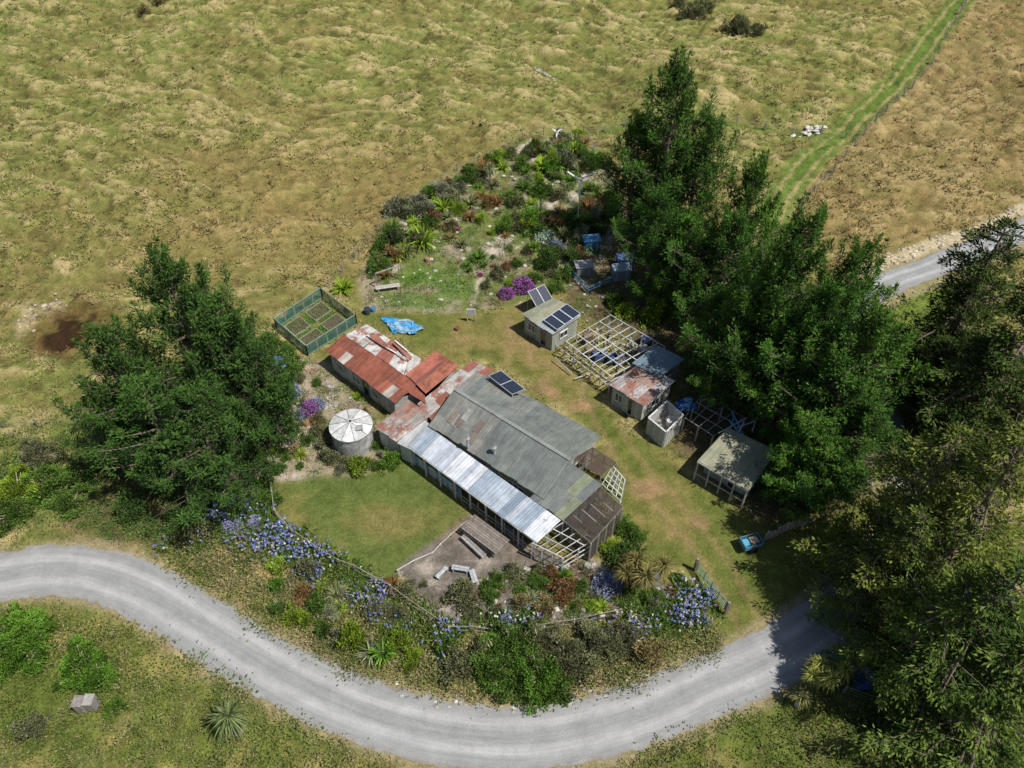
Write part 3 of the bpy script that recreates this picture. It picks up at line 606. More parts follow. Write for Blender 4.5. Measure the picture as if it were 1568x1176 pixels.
# ---------- buildings
def lerp(a,b,t): return A(a)*(1-t)+A(b)*t
def sheet_roof(g,c0,c1,c2,c3,mat,pal,w=.8,rows=2,seed=0,th=.03,jit=.012,skew=0,cv=.1):
    r=np.random.default_rng(seed); L=np.linalg.norm(A(c1)-A(c0)); D=np.linalg.norm(A(c3)-A(c0)); n=max(1,int(round(L/w)))
    up=nrm(np.cross(A(c1)-A(c0),A(c3)-A(c0))); up=up if up[2]>0 else -up
    c0,c1,c2,c3=map(A,(c0,c1,c2,c3))
    pt=lambda a,b:lerp(lerp(c0,c1,a),lerp(c3,c2,a),b)
    for i in range(n):
        for j in range(rows):
            a0,a1=i/n,(i+1)/n+.0; b0,b1=j/rows,(j+1)/rows
            k=up*(.004+r.uniform(0,jit)+(.006 if (i+j)%2 else 0)); sk=r.normal(0,skew) if skew else 0; e0=r.normal(0,.008) if j==0 else 0
            q=[pt(a0-.004,b0+e0)+k,pt(a1+.004,b0+e0)+k,pt(a1+.004+sk,b1)+k,pt(a0-.004+sk,b1)+k]
            col=A(pal[r.integers(0,len(pal))])*r.uniform(1-cv,1+cv)
            uv=[(a0*L,b0*D),(a1*L,b0*D),(a1*L,b1*D),(a0*L,b1*D)]; uo=seed*3.7
            uv=[(x+uo,y+uo) for x,y in uv]
            lowq=[p-up*th for p in q]
            g.add([q],col,mat,[uv]); g.add([lowq[::-1]],col*.7,mat,[uv])
            for e in range(4): g.add([[q[e],lowq[e],lowq[(e+1)%4],q[(e+1)%4]]],col*.8,mat)
def walls(g,tops,col,mat=None,inset=.3,base=0.,drop=.08,sides=None):
    tops=[A(t,float) for t in tops]; c=sum(tops)/len(tops); c[2]=0; T=[]
    for t in tops:
        d=t.copy()-c; d[2]=0; l=np.linalg.norm(d); T.append(t-d/l*inset*1.35-A([0,0,drop]))
    n=len(T); B=[A([t[0],t[1],base]) for t in T]
    for i in range(n):
        if sides is not None and i not in sides: continue
        j=(i+1)%n; L=np.linalg.norm(T[j]-T[i]); k=max(1,int(L/.35))
        for q in range(k):
            a,b=q/k,(q+1)/k
            g.add([[lerp(B[i],B[j],a),lerp(B[i],B[j],b),lerp(T[i],T[j],b),lerp(T[i],T[j],a)]],A(col)*rng.uniform(.82,1.12),mat or WOOD)
    return T,B
def window(gf,gg,a,b,t0,t1,z0,z1,center,fc=(.7,.7,.66),mull=1):
    a=A(a,float)*A([1,1,0]);b=A(b,float)*A([1,1,0]); d=nrm(b-a); nr=A([d[1],-d[0],0]); m=(a+b)/2
    if (m-A(center)*A([1,1,0]))@nr<0: nr=-nr
    p0=lerp(a,b,t0)+nr*.03; p1=lerp(a,b,t1)+nr*.03; Z=A([0,0,1.])
    gg.add([[p0+Z*z0,p1+Z*z0,p1+Z*z1,p0+Z*z1]],(.05,.05,.05),GLASS)
    q0=p0+nr*.02;q1=p1+nr*.02
    for zz in (z0,z1): beam(gf,q0+Z*zz,q1+Z*zz,.07,.08,fc,PAINT)
    for k in range(mull+2):
        q=lerp(q0,q1,k/(mull+1)); beam(gf,q+Z*(z0+.04),q+Z*(z1-.04),.06,.06,fc,PAINT)
GREY=[(.145,.16,.145),(.155,.17,.15),(.135,.15,.14),(.145,.155,.13)]
GREYL=[(.20,.20,.175),(.18,.185,.165),(.215,.21,.185),(.17,.18,.155)]
RUST=[(.27,.085,.05),(.23,.07,.04),(.3,.1,.06),(.2,.07,.045),(.26,.08,.045)]
ZINC=[(.56,.6,.64),(.36,.42,.48),(.72,.74,.75),(.28,.34,.4),(.46,.51,.56)]
PATCH=[(.5,.49,.46),(.35,.33,.3),(.27,.1,.07),(.42,.4,.37),(.24,.09,.06)]
def z(p,zz): p=A(p).copy(); p[2]=zz; return p
zz=A([0,0,1.])
# main farmhouse
E=empty("farmhouse",P(780,700,0))
A0=P(735,566,2.8);B0=P(922,668,2.8);R1=P(696,596,4.1);R2=P(873,704,4.1);N1=P(657,651,2.8)
N2=N1+(R2-R1)*1.0; N2[2]=2.8
g=G()
mid=lerp
t=.52
sheet_roof(g,mid(A0,B0,0),mid(A0,B0,t),mid(R1,R2,t),R1,R_GREY,GREYL[:2]+GREY[:2],.8,2,1,cv=.06)
sheet_roof(g,mid(A0,B0,t),B0,R2,mid(R1,R2,t),R_GREY,GREY[:2],.8,1,2,cv=.05)
sheet_roof(g,N1,mid(N1,N2,.42),mid(R1,R2,.42),R1,R_GREY,GREYL,.8,3,3,jit=.02,cv=.08)
sheet_roof(g,mid(N1,N2,.42),N2,R2,mid(R1,R2,.42),R_GREY,GREY[:3],.8,1,4,cv=.05)
beam(g,R1+A([0,0,.03]),R2+A([0,0,.03]),.28,.06,(.22,.23,.21),R_GREY)
beam(g,mid(N1,N2,.42)+zz*.04,mid(R1,R2,.42)+zz*.04,.12,.05,(.18,.18,.16),R_GREY)
r=np.random.default_rng(77)
for k in range(7):
    a_=r.uniform(.05,.38); b_=r.uniform(.1,.6); w_=.05; p=lambda x,y:lerp(lerp(N1,N2,x),lerp(R1,R2,x),y)+zz*(.06+.004*k)
    g.add([[p(a_,b_),p(a_+w_,b_),p(a_+w_,b_+.3),p(a_,b_+.3)]],[(.2,.17,.14),(.28,.28,.25),(.17,.13,.11)][k%3],R_GREY,[[(a_*15,0),(a_*15+.8,0),(a_*15+.8,1.5),(a_*15,1.5)]])
sheet_roof(g,P(812,762,2.62),P(862,797,2.62),P(922,742,3.45),P(873,708,3.7),R_GREY,GREY+[(.19,.21,.13)],.8,2,5)
g.build("main_roof",E)
g=G(); V0=P(626,684,2.15);V1=P(822,830,2.15);V2=P(858,796,2.62);V3=P(656,653,2.62)
sheet_roof(g,V0,V1,V2,V3,R_ZINC,ZINC,.6,1,6)
g.build("veranda_roof",E)
g=G(); cen=(A0+B0+N1+N2)/4
Tn,Bn=walls(g,[A0,B0,N2,N1],(.42,.42,.38),PAINT,.35)
for (e0,e1,rr) in ((1,2,R2),(3,0,R1)):
    m=(Tn[e0]+Tn[e1])/2; rp_=rr+(cen-rr)*A([1,1,0])*.03; rp_[2]=4.0
    g.add([[Tn[e0],m,Tn[e1],rp_]],(.4,.4,.36),PAINT)
walls(g,[P(812,762,2.5),P(862,797,2.5),P(922,742,3.3),P(873,708,3.4)],(.3,.3,.26),WOOD,.3)
g.build("walls",E)
gf=G();gg=G()
for t0,t1 in ((.06,.16),(.22,.36),(.5,.62),(.7,.84)): window(gf,gg,Bn[3],Bn[2],t0,t1,.8,2.0,cen,mull=2)
for t0,t1 in ((.1,.2),(.35,.45),(.6,.72),(.82,.9)): window(gf,gg,Bn[0],Bn[1],t0,t1,1.0,2.1,cen)
window(gf,gg,Bn[1],Bn[2],.2,.4,.9,2.0,cen)
window(gf,gg,Bn[3],Bn[2],.42,.47,.05,2.0,cen,(.2,.35,.5),0)
gf.build("window_frames",E); gg.build("window_glass",E)
g=G()
for k in range(9):
    p=lerp(V0,V1,.01+k*.98/8); q=z(p,0); beam(g,q,p-A([0,0,.05]),.12,.12,(.5,.49,.45),WOOD)
beam(g,V0-A([0,0,.12]),V1-A([0,0,.12]),.1,.16,(.5,.49,.45),WOOD)
for hh in (.45,.9): beam(g,z(lerp(V0,V1,.36),hh),z(V1,hh),.05,.1,(.33,.3,.25),WOOD)
for k in range(10):
    p=lerp(V0,V1,.36+.64*k/9.5); beam(g,z(p,0),z(p,1.6),.07,.07,(.3,.27,.22),WOOD)
g.build("veranda_posts",E)
g=G()
inn=nrm(cen*A([1,1,0])-V0*A([1,1,0]))*.35
for k in range(13):
    a,b=k/13,(k+1)/13; c=(.5,.5,.46) if k%3 else (.22,.36,.48)
    w0=lerp(V0,V1,.0+a*.38)+inn; w1=lerp(V0,V1,b*.38)+inn
    obox(g,(z(w0,.55)+z(w1,.55))/2,(z(w1,0)-z(w0,0))*.49,A([.02,.02,0]),A([0,0,.55]),c,PAINT)
g.build("veranda_panels",E)
g=G()
for u,v,h in ((716,676,3.7),(757,690,3.5)):
    p=P(u,v,h); tube(g,[z(p,h-.6),z(p,h+.35)],[.11,.11],10,(.35,.36,.36),PLASTIC,True); tube(g,[z(p,h+.38),z(p,h+.5)],[.2,.06],10,(.3,.3,.3),PLASTIC,True)
g.build("flue_pipes",E)
def solar(g,p0,p1,p2,p3,n,frame=(.6,.62,.64)):
    up=nrm(np.cross(p1-p0,p3-p0)); up=up if up[2]>0 else -up
    for k in range(n):
        a=k/n+.008;b=(k+1)/n-.008
        q=[lerp(p0,p1,a),lerp(p0,p1,b),lerp(p3,p2,b),lerp(p3,p2,a)]; q=[x+up*.06 for x in q]
        L=np.linalg.norm(q[1]-q[0]);D=np.linalg.norm(q[3]-q[0])
        g.add([q],(.1,.1,.1),SOLAR,[[(0,0),(L,0),(L,D),(0,D)]])
        g.add([[x-up*.04 for x in q][::-1]],(.3,.3,.3),PLASTIC)
        for e in range(4): beam(g,q[e]+up*.004,q[(e+1)%4]+up*.004,.04,.05,frame,PLASTIC)
g=G()
q=[P(748,576,3.5),P(785,605,3.5),P(804,597,3.8),P(767,568,3.8)]
solar(g,q[0],q[1],q[2],q[3],2,(.4,.42,.43))
for p in q: beam(g,z(p,2.9),p,.05,.05,(.5,.5,.5),PLASTIC)
g.build("rooftop_solar_panel",E)
g=G(); S0=P(862,797,2.3);S1=P(905,832,2.3);S2=P(953,778,2.5);S3=P(918,745,2.9)
def frame(g,c,nx_,ny_,col,w=.09):
    for i in range(nx_+1):
        t_=i/nx_; beam(g,lerp(c[0],c[1],t_),lerp(c[3],c[2],t_),w*.7,w,A(col)*rng.uniform(.75,1.2),WOOD)
    for j in range(ny_+1):
        t_=j/ny_; beam(g,lerp(c[0],c[3],t_)+A([0,0,w]),lerp(c[1],c[2],t_)+A([0,0,w]),w,w*.7,A(col)*rng.uniform(.75,1.2),WOOD)
def posts(g,c,nx_,ny_,col,w=.1):
    for i in range(nx_+1):
        for j in (0,1):
            p=lerp(lerp(c[0],c[1],i/nx_),lerp(c[3],c[2],i/nx_),j); beam(g,z(p,0),p,w,w,col,WOOD)
    for i in range(1,ny_):
        for j in (0,1):
            p=lerp(lerp(c[0],c[3],i/ny_),lerp(c[1],c[2],i/ny_),j); beam(g,z(p,0),p,w,w,col,WOOD)
frame(g,[S0,S1,S2,S3],3,5,(.22,.2,.17),.07); posts(g,[S0,S1,S2,S3],3,4,(.35,.32,.27))
c=[x+A([0,0,.14]) for x in (S0,S1,S2,S3)]
g.add([c],(.05,.038,.032),CLOTH); g.add([[z(S1,0),z(S2,0),S2,S1]],(.07,.06,.045),CLOTH); g.add([[z(S0,0),z(S1,0),S1,S0]],(.07,.06,.045),CLOTH)
K0=P(878,703,2.7);K1=P(920,730,2.5);K2=P(944,710,2.5);K3=P(908,686,2.8)
frame(g,[K0,K1,K2,K3],3,3,(.2,.17,.14),.06); posts(g,[K0,K1,K2,K3],2,1,(.3,.27,.22)); g.add([[x+A([0,0,.13]) for x in (K0,K1,K2,K3)]],(.07,.045,.035),CLOTH)
g.build("shade_house",E)
g=G(); c=[P(922,742,2.3),P(950,768,2.3),P(957,735,2.2),P(938,714,2.2)]
frame(g,c,4,4,(.56,.56,.55),.06); posts(g,c,2,1,(.56,.55,.53)); g.build("end_pergola",E)
g=G()
c=[P(815,832,2.0),P(862,855,1.9),P(910,826,1.9),P(862,800,2.2)]
frame(g,c,4,3,(.5,.49,.47),.06); posts(g,c,3,2,(.5,.49,.47))
for hh in (.7,1.3): beam(g,z(c[0],hh),z(c[1],hh),.06,.06,(.5,.48,.42),WOOD); beam(g,z(c[1],hh),z(c[2],hh),.06,.06,(.5,.48,.42),WOOD)
g.build("front_pergola",E)
E=empty("rusty_shed",P(575,600,0)); g=G()
e0=P(498,537,2.2);e1=P(604,618,2.2);r0=P(527,513,2.85);r1=P(640,588,2.85);f0=P(562,497,2.3);f1=P(644,550,2.3)
sheet_roof(g,e0,e1,r1,r0,R_RUST,RUST+[(.4,.35,.3)],.8,2,11,jit=.03,skew=.004)
sheet_roof(g,f0,f1,P(640,588,2.85),r0,R_PATCH,[(.5,.49,.46),(.55,.55,.52),(.4,.38,.34),(.45,.43,.4),(.27,.1,.07)],.6,1,12,jit=.06,skew=.01)
d0=P(607,590,2.6);d1=P(652,618,2.6);d2=P(703,561,2.95);d3=P(667,537,2.95)
sheet_roof(g,d0,d1,P(650,604,2.7),P(622,576,2.7),R_RUST,RUST,.7,1,13)
sheet_roof(g,P(622,574,2.95),P(652,603,2.95),d2,d3,R_RUST,[(.34,.12,.07),(.17,.065,.05),(.32,.1,.065)],.38,1,14,jit=.05)
g.build("roof",E)
g=G(); Tt,Bb=walls(g,[e0,f0,f1,P(652,600,2.5),e1],(.5,.5,.46),PAINT,.3)
walls(g,[P(622,576,2.7),P(652,618,2.6),d2,d3],(.4,.38,.34),WOOD,.25)
g.build("walls",E); gf=G();gg=G()
ce=(e0+f1)/2
for t0,t1,q in ((.1,.22,0),(.35,.47,1),(.66,.76,0)): window(gf,gg,Bb[0],Bb[4],t0,t1,.8,1.6,ce,mull=q)
window(gf,gg,Bb[0],Bb[4],.52,.6,.05,1.85,ce,(.15,.25,.2),0)
gf.build("window_frames",E);gg.build("window_glass",E)
g=G(); r=np.random.default_rng(9)
ax_=nrm((f1-f0)*A([1,1,0]))
for k in range(8):
    a=lerp(lerp(f0,f1,r.uniform(.1,.9)),lerp(r0,r1,.5),r.uniform(.1,.5)); a[2]=2.78+.02*k; an=r.normal(0,.12); d=(ax_*math.cos(an)+A([-ax_[1],ax_[0],0])*math.sin(an)+A([0,0,r.normal(0,.02)]))*r.uniform(.6,1.5); s_=nrm(A([-d[1],d[0],0]))*r.uniform(.04,.2)
    obox(g,a,d,s_,A([0,0,.012]),(.55,.55,.52) if k%3 else (.3,.13,.09),R_PATCH)
g.build("loose_sheets",E)
E=empty("link_building",P(690,620,0)); g=G()
sheet_roof(g,P(640,618,2.45),P(664,650,2.45),P(757,566,3.0),P(722,553,3.0),R_PATCH,PATCH,.75,5,15,jit=.04,skew=.01)
sheet_roof(g,P(574,656,2.2),P(607,676,2.2),P(660,636,2.5),P(625,612,2.5),R_PATCH,[(.3,.2,.16),(.4,.36,.32),(.25,.12,.08),(.3,.28,.25)],.7,2,16,jit=.03)
sheet_roof(g,P(608,679,2.05),P(632,690,2.05),P(662,652,2.4),P(645,640,2.4),R_ZINC,[(.6,.6,.58),(.45,.45,.43)],.7,1,17)
g.build("roof",E); g=G()
walls(g,[P(574,656,2.2),P(607,676,2.2),P(660,636,2.5),P(625,612,2.5)],(.55,.52,.46),PAINT,.2)
walls(g,[P(608,679,2.05),P(632,690,2.05),P(662,652,2.4),P(645,640,2.4)],(.6,.58,.52),PAINT,.15)
walls(g,[P(640,618,2.4),P(664,650,2.4),P(757,566,2.9),P(722,553,2.9)],(.45,.43,.38),PAINT,.25)
g.build("walls",E)
# ---------- water tank
tc=P(537,650,2.2); tc[2]=0; E=empty("water_tank",tc); g=G(); r_=1.6; n=40
an=np.linspace(0,2*math.pi,n+1); ring=lambda rr,h_:np.stack([tc[0]+rr*np.cos(an),tc[1]+rr*np.sin(an),np.full(n+1,h_)],1)
prof=[(r_,0),(r_,.7),(r_,.72),(r_,1.4),(r_,1.42),(r_,2.0),(r_+.06,2.02),(r_+.06,2.14)]
for (a,b),(c_,d) in zip(prof[:-1],prof[1:]):
    R0_,R1_=ring(a,b),ring(c_,d); g.add([[R0_[k],R0_[k+1],R1_[k+1],R1_[k]] for k in range(n)],[A([.42,.41,.38])*rng.uniform(.8,1.1) for k in range(n)],CONC)
g.build("tank_wall",E); g=G()
R0_,R1_,R2_=ring(r_+.06,2.14),ring(.85,2.36),ring(.12,2.52)
sg=lambda k:A([.62,.62,.6])*(1.08 if (k//4)%2 else .86)*rng.uniform(.93,1.05)
g.add([[R0_[k],R0_[k+1],R1_[k+1],R1_[k]] for k in range(n)],[sg(k) for k in range(n)],CONC)
g.add([[R1_[k],R1_[k+1],R2_[k+1],R2_[k]] for k in range(n)],[sg(k) for k in range(n)],CONC)
g.build("tank_roof",E); g=G()
for k in range(10):
    a_=k*2*math.pi/10; d=A([math.cos(a_),math.sin(a_),0]); beam(g,tc+d*.12+A([0,0,2.55]),tc+d*(r_+.04)+A([0,0,2.17]),.05,.05,(.3,.3,.28),CONC)
tube(g,[tc+A([0,0,2.5]),tc+A([0,0,2.62])],[.2,.18],12,(.75,.75,.72),CONC,True)
obox(g,tc+A([.75,-.5,2.42]),A([.25,.05,0]),A([-.05,.25,0]),A([0,0,.04]),(.3,.3,.3),CONC)
g.build("ribs_and_hatch",E)
# ---------- solar shed
E=empty("solar_shed",P(845,500,0)); g=G()
a0=P(798,481,2.2);a1=P(846,513,2.2);b1=P(890,484,2.35);b0=P(848,456,2.35)
sheet_roof(g,a0,lerp(a0,a1,.5),lerp(b0,b1,.5)+A([0,0,.25]),b0,R_OLIVE,[(.27,.28,.18),(.24,.25,.17),(.3,.29,.2)],.8,1,21)
sheet_roof(g,lerp(a0,a1,.5),a1,b1,lerp(b0,b1,.5)+A([0,0,.2]),R_ZINC,[(.4,.42,.42)],.8,1,22)
g.build("roof",E); g=G(); Tt,Bb=walls(g,[a0,a1,b1,b0],(.34,.36,.3),WOOD,.22); g.build("walls",E)
gf=G();gg=G(); ce=(a0+b1)/2; window(gf,gg,Bb[0],Bb[1],.15,.4,.8,1.7,ce); window(gf,gg,Bb[0],Bb[1],.6,.8,.05,1.8,ce,(.4,.4,.35),0); window(gf,gg,Bb[1],Bb[2],.3,.6,.9,1.6,ce)
gf.build("window_frames",E); gg.build("window_glass",E)
q=[P(832,491,2.5),P(868,466,2.75),P(889,481,2.75),P(853,506,2.5)]
g=G(); solar(g,q[0],q[1],q[2],q[3],3); g.build("solar_panels",E)
E=empty("solar_panel_stand",P(827,470,0)); g=G()
q=[P(822,472,1.3),P(847,460,1.3),P(833,436,2.3),P(808,447,2.3)]
solar(g,q[0],q[1],q[2],q[3],2)
for p in q: beam(g,z(p,0),p,.06,.06,(.5,.5,.48),WOOD)
g.build("panels",E)
# ---------- timber frame (old glasshouse skeleton)
E=empty("timber_frame_pergola",P(935,535,0)); g=G(); W_=(.48,.475,.455)
c=[P(866,523,2.1),P(935,577,2.1),P(1018,532,2.2),P(934,483,2.2)]
frame(g,c,8,4,W_,.075); posts(g,c,5,4,W_,.09)
for hh in (.9,1.5):
    beam(g,z(c[0],hh),z(c[1],hh),.06,.08,W_,WOOD); beam(g,z(c[1],hh),z(c[2],hh),.06,.08,W_,WOOD)
g.build("frame",E); g=G(); r=np.random.default_rng(3)
for k in range(26):
    p=P(r.uniform(850,990),r.uniform(520,590),.3); an=r.uniform(0,3); beam(g,p,p+A([math.cos(an),math.sin(an),r.uniform(-.05,.3)])*r.uniform(.8,2.2),.08,.07,A(W_)*r.uniform(.5,1.1),WOOD)
for k in range(8):
    p=P(r.uniform(900,990),r.uniform(515,555),.5); obox(g,p,A([.4,.1,0]),A([-.1,.3,0]),A([0,0,.35]),[(.06,.1,.2),(.3,.3,.3),(.2,.15,.1)][k%3],PLASTIC)
g.build("stacked_timber_and_crates",E)
def simple_shed(name,a0,a1,b1,b0,mat,pal,wcol,seed,rows=2,porch=False):
    E=empty(name,z((a0+b1)/2,0)); g=G(); sheet_roof(g,a0,a1,b1,b0,mat,pal,.8,rows,seed,jit=.02,skew=.003)
    g.build("roof",E); g=G(); ce=(a0+b1)/2
    w0,w1=(a0,a1) if not porch else (lerp(a0,b0,.22),lerp(a1,b1,.22))
    Tt,Bb=walls(g,[w0,w1,b1,b0],wcol,WOOD,.22); g.build("walls",E)
    gf=G();gg=G(); window(gf,gg,Bb[0],Bb[1],.12,.35,.8,1.7,ce); window(gf,gg,Bb[0],Bb[1],.55,.7,.05,1.9,ce,(.5,.5,.45),0); window(gf,gg,Bb[1],Bb[2],.3,.6,.9,1.7,ce)
    if porch:
        for k in range(5):
            p=lerp(a0,a1,.02+k*.24); beam(gf,z(p,0),p-A([0,0,.06]),.1,.1,(.42,.4,.35),WOOD)
        beam(gf,z(a0,.8),z(a1,.8),.06,.08,(.4,.38,.33),WOOD); beam(gf,a0-A([0,0,.1]),a1-A([0,0,.1]),.08,.12,(.45,.43,.38),WOOD)
    gf.build("frames_and_posts",E);gg.build("window_glass",E); return E
simple_shed("garden_shed",P(933,590,2.2),P(986,622,2.2),P(1034,583,2.5),P(980,556,2.5),R_PATCH,[(.32,.3,.29),(.25,.16,.13),(.38,.37,.36),(.3,.2,.16)],(.42,.42,.38),31)
simple_shed("storage_shed",P(968,556,2.55),P(1010,578,2.55),P(1048,550,2.8),P(1005,528,2.8),R_GREY,[(.14,.2,.24),(.16,.22,.26),(.12,.17,.2)],(.2,.2,.18),32)
simple_shed("workshop_shed",P(1068,706,2.2),P(1146,752,2.2),P(1190,690,2.6),P(1115,655,2.6),R_OLIVE,[(.3,.295,.2),(.27,.27,.18),(.32,.31,.21),(.25,.25,.17)],(.36,.39,.36),33,1,porch=True)
E=empty("open_bath_house",P(1022,655,0)); g=G(); c=[P(993,640,1.9),P(1020,662,1.9),P(1046,636,1.9),P(1022,614,1.9)]
cc=[z(p,0) for p in c]
for i in range(4):
    j=(i+1)%4; L=np.linalg.norm(c[i]-c[j]); d=nrm(c[j]-c[i]); s_=A([-d[1],d[0],0])*.04
    for k in range(int(L/.3)):
        a_=lerp(c[i],c[j],(k+.5)/int(L/.3)); obox(g,z(a_,.95),d*.14,s_,A([0,0,.95]),A([.5,.5,.46])*rng.uniform(.8,1.1),PAINT)
    beam(g,c[i]+A([0,0,.03]),c[j]+A([0,0,.03]),.12,.06,(.6,.6,.56),WOOD)
g.add([[p+A([0,0,.5]) for p in cc]],(.35,.33,.3),CONC); g.build("walls_and_floor",E); g=G()
p=P(1028,650,.5); tube(g,[p,p+A([0,0,.5]),p+A([0,0,.55])],[.42,.5,.52],16,(.75,.73,.68),PLASTIC); tube(g,[p+A([0,0,.55]),p+A([0,0,.3]),p+A([0,0,.3])],[.45,.38,.01],16,(.6,.6,.56),PLASTIC)
p=P(1012,632,.6); obox(g,p,A([.35,.1,0]),A([-.08,.25,0]),A([0,0,.35]),(.6,.6,.58),PLASTIC); g.build("round_tub_and_cistern",E)
def tarp(name,u,v,w,d,zc,seed,col=(.03,.2,.5),flat=.25,rot=0,amp=1.0):
    n=34; p=P(u,v,zc); s=np.linspace(-1,1,n); XX_,YY_=np.meshgrid(s,s)
    hgt=(fbm(XX_*4+seed,YY_*4,seed,4)-.25)*flat*1.6+.04; hgt=np.maximum(hgt,.02)
    wx=(fbm(XX_*1.6+seed*3,YY_*1.6,seed+5,3)-.5)*amp; wy=(fbm(XX_*1.6+seed*7,YY_*1.6,seed+9,3)-.5)*amp*1.3
    gx=(XX_*.85+wx)*w; gy=(YY_*.85+wy)*d; X_=p[0]+gx*math.cos(rot)-gy*math.sin(rot); Y_=p[1]+gx*math.sin(rot)+gy*math.cos(rot); Z_=zc+hgt
    g=G(); V=np.stack([X_,Y_,Z_],-1); Qs=np.stack([V[:-1,:-1],V[:-1,1:],V[1:,1:],V[1:,:-1]],2).reshape(-1,4,3)
    sh=fbm(XX_[:-1,:-1]*2,YY_[:-1,:-1]*2,seed+20,3).reshape(-1,1); cc_=A(col)*(1-sstep(.45,.6,sh))+A([.28,.42,.52])*sstep(.45,.6,sh)
    g.add(Qs,cc_*np.random.default_rng(seed).uniform(.8,1.2,(len(Qs),1)),TARP); g.build(name)
tarp("blue_tarp",620,501,2.0,.85,.02,1,(.05,.28,.54),.35,-.25,1.1)
tarp("blue_tarp",1050,622,.9,.6,1.7,3,(.02,.12,.4),.3,.4)
tarp("blue_tarp",412,567,1.3,1.0,1.2,4,(.08,.18,.5),.6,.6)
E=empty("stacked_pole_frame",P(1090,645,0)); g=G(); r=np.random.default_rng(8)
c=[P(1048,640,1.7),P(1092,668,1.7),P(1140,640,1.9),P(1075,605,1.9)]; frame(g,c,4,3,(.3,.3,.28),.06); posts(g,c,2,2,(.4,.38,.34))
for k in range(8):
    p=P(r.uniform(1110,1160),r.uniform(645,670),2.4); an=r.uniform(0,3.1); d=A([math.cos(an),math.sin(an),r.uniform(-.1,.3)])*r.uniform(.8,1.6); beam(g,p-d,p+d,.08,.06,(.12,.35,.55) if k%2 else (.5,.55,.55),PAINT)
g.build("poles",E)
# ---------- vegetable enclosure
E=empty("vegetable_enclosure",P(485,490,0)); g=G()
V=[P(u,v) for u,v in ((424,503),(494,456),(547,497),(472,545))]
for i in range(4):
    a_,b_=V[i],V[(i+1)%4]; n=5
    for k in range(n+1): beam(g,lerp(a_,b_,k/n),lerp(a_,b_,k/n)+A([0,0,1.25]),.08,.08,(.35,.38,.32),WOOD)
    for hh in (.1,1.22): beam(g,a_+A([0,0,hh]),b_+A([0,0,hh]),.05,.06,(.25,.33,.28),WOOD)
    g.add([[a_+A([0,0,.1]),b_+A([0,0,.1]),b_+A([0,0,1.2]),a_+A([0,0,1.2])]],(.05,.15,.11),CLOTH)
g.build("mesh_fence",E); g=G()
bl=lambda s,t:lerp(lerp(V[0],V[1],s),lerp(V[3],V[2],s),t)
for s0,s1,t0,t1 in ((.1,.42,.1,.45),(.55,.9,.1,.42),(.1,.45,.58,.9),(.56,.9,.55,.9)):
    q=[bl(s0,t0),bl(s1,t0),bl(s1,t1),bl(s0,t1)]
    for k in range(4): beam(g,q[k]+A([0,0,.12]),q[(k+1)%4]+A([0,0,.12]),.06,.24,(.3,.28,.23),WOOD)
    g.add([[x+A([0,0,.2]) for x in q]],(.1,.08,.05),ROCK)
g.build("raised_beds",E)
XYv=A([bl(a,b)[:2] for a,b in np.random.default_rng(2).uniform(.06,.94,(230,2))]); groundcover("vegetable_plants",XYv,12,[(.07,.16,.03),(.1,.2,.03),(.14,.22,.05)],.36,40)
# ---------- fences
def fence(name,px,sp=1.6,h=1.0,rails=(.35,.65,.95),col=(.3,.27,.22),w=.09,rw=.04,lean=.04):
    g=G(); W=A([P(u,v)[:2] for u,v in px]); r=np.random.default_rng(len(px)); prev=None
    for i in range(len(W)-1):
        L=np.linalg.norm(W[i+1]-W[i]); n=max(1,int(L/sp))
        for k in range(n+(i==len(W)-2)):
            p=lerp(W[i],W[i+1],k/n); h0=gz(p); b=A([p[0],p[1],h0-.1]); t_=b+A([r.normal(0,lean),r.normal(0,lean),h+.1+r.uniform(-.06,.06)])
            beam(g,b,t_,w,w,A(col)*r.uniform(.7,1.25),WOOD)
            if prev is not None:
                for rr in rails: beam(g,lerp(prev[0],prev[1],rr),lerp(b,t_,rr),rw*.5,rw,A(col)*r.uniform(.8,1.2),WOOD)
            prev=(b,t_)
    g.build(name)
fence("garden_fence",[(416,738),(424,790),(450,822),(520,868),(600,905),(650,945),(690,968),(790,972),(880,958),(950,945)],1.1,.95,(.4,.9),(.3,.27,.22),.1,.07)
fence("garden_fence",[(608,876),(660,850),(722,795)],.9,.35,(.9,),(.5,.47,.4),.1,.1)
fence("paddock_fence",[(-40,668),(60,655),(125,650)],2,1.05,(.3,.6,.9),(.25,.23,.2),.09,.02)
fence("paddock_fence",[(505,440),(545,395),(600,335),(700,262),(800,212),(895,188),(925,260),(965,330)],2.2,1.05,(.3,.6,.9),(.3,.28,.24),.1,.02)
fence("paddock_fence",[(1300,195),(1220,188),(1130,178),(960,168),(895,188)],3,1.0,(.3,.6,.9),(.3,.28,.24),.12,.025)
fence("paddock_fence",[(1488,-10),(1430,90),(1325,200),(1225,320)],3,1.1,(.3,.6,.9),(.22,.2,.17),.14,.03)
fence("picket_fence",[(1240,800),(1205,812),(1170,828)],.25,.9,(.3,.8),(.4,.34,.28),.12,.06)
fence("roadside_fence",[(1290,1062),(1400,1090),(1520,1105),(1600,1130)],1.8,1,(.3,.6,.9),(.28,.3,.26),.1,.03)
E=empty("farm_gate",P(1085,910,0)); g=G(); a_=P(1066,876);b_=P(1108,935)
for hh in (.25,.5,.75,1.0,1.2): beam(g,a_+zz*hh,b_+zz*hh,.04,.04,(.2,.28,.2),PAINT)
for k in range(5): p=lerp(a_,b_,k/4); beam(g,p+zz*.2,p+zz*1.22,.045,.045,(.2,.28,.2),PAINT)
beam(g,a_+zz*.2,b_+zz*1.2,.04,.04,(.22,.3,.24),PAINT)
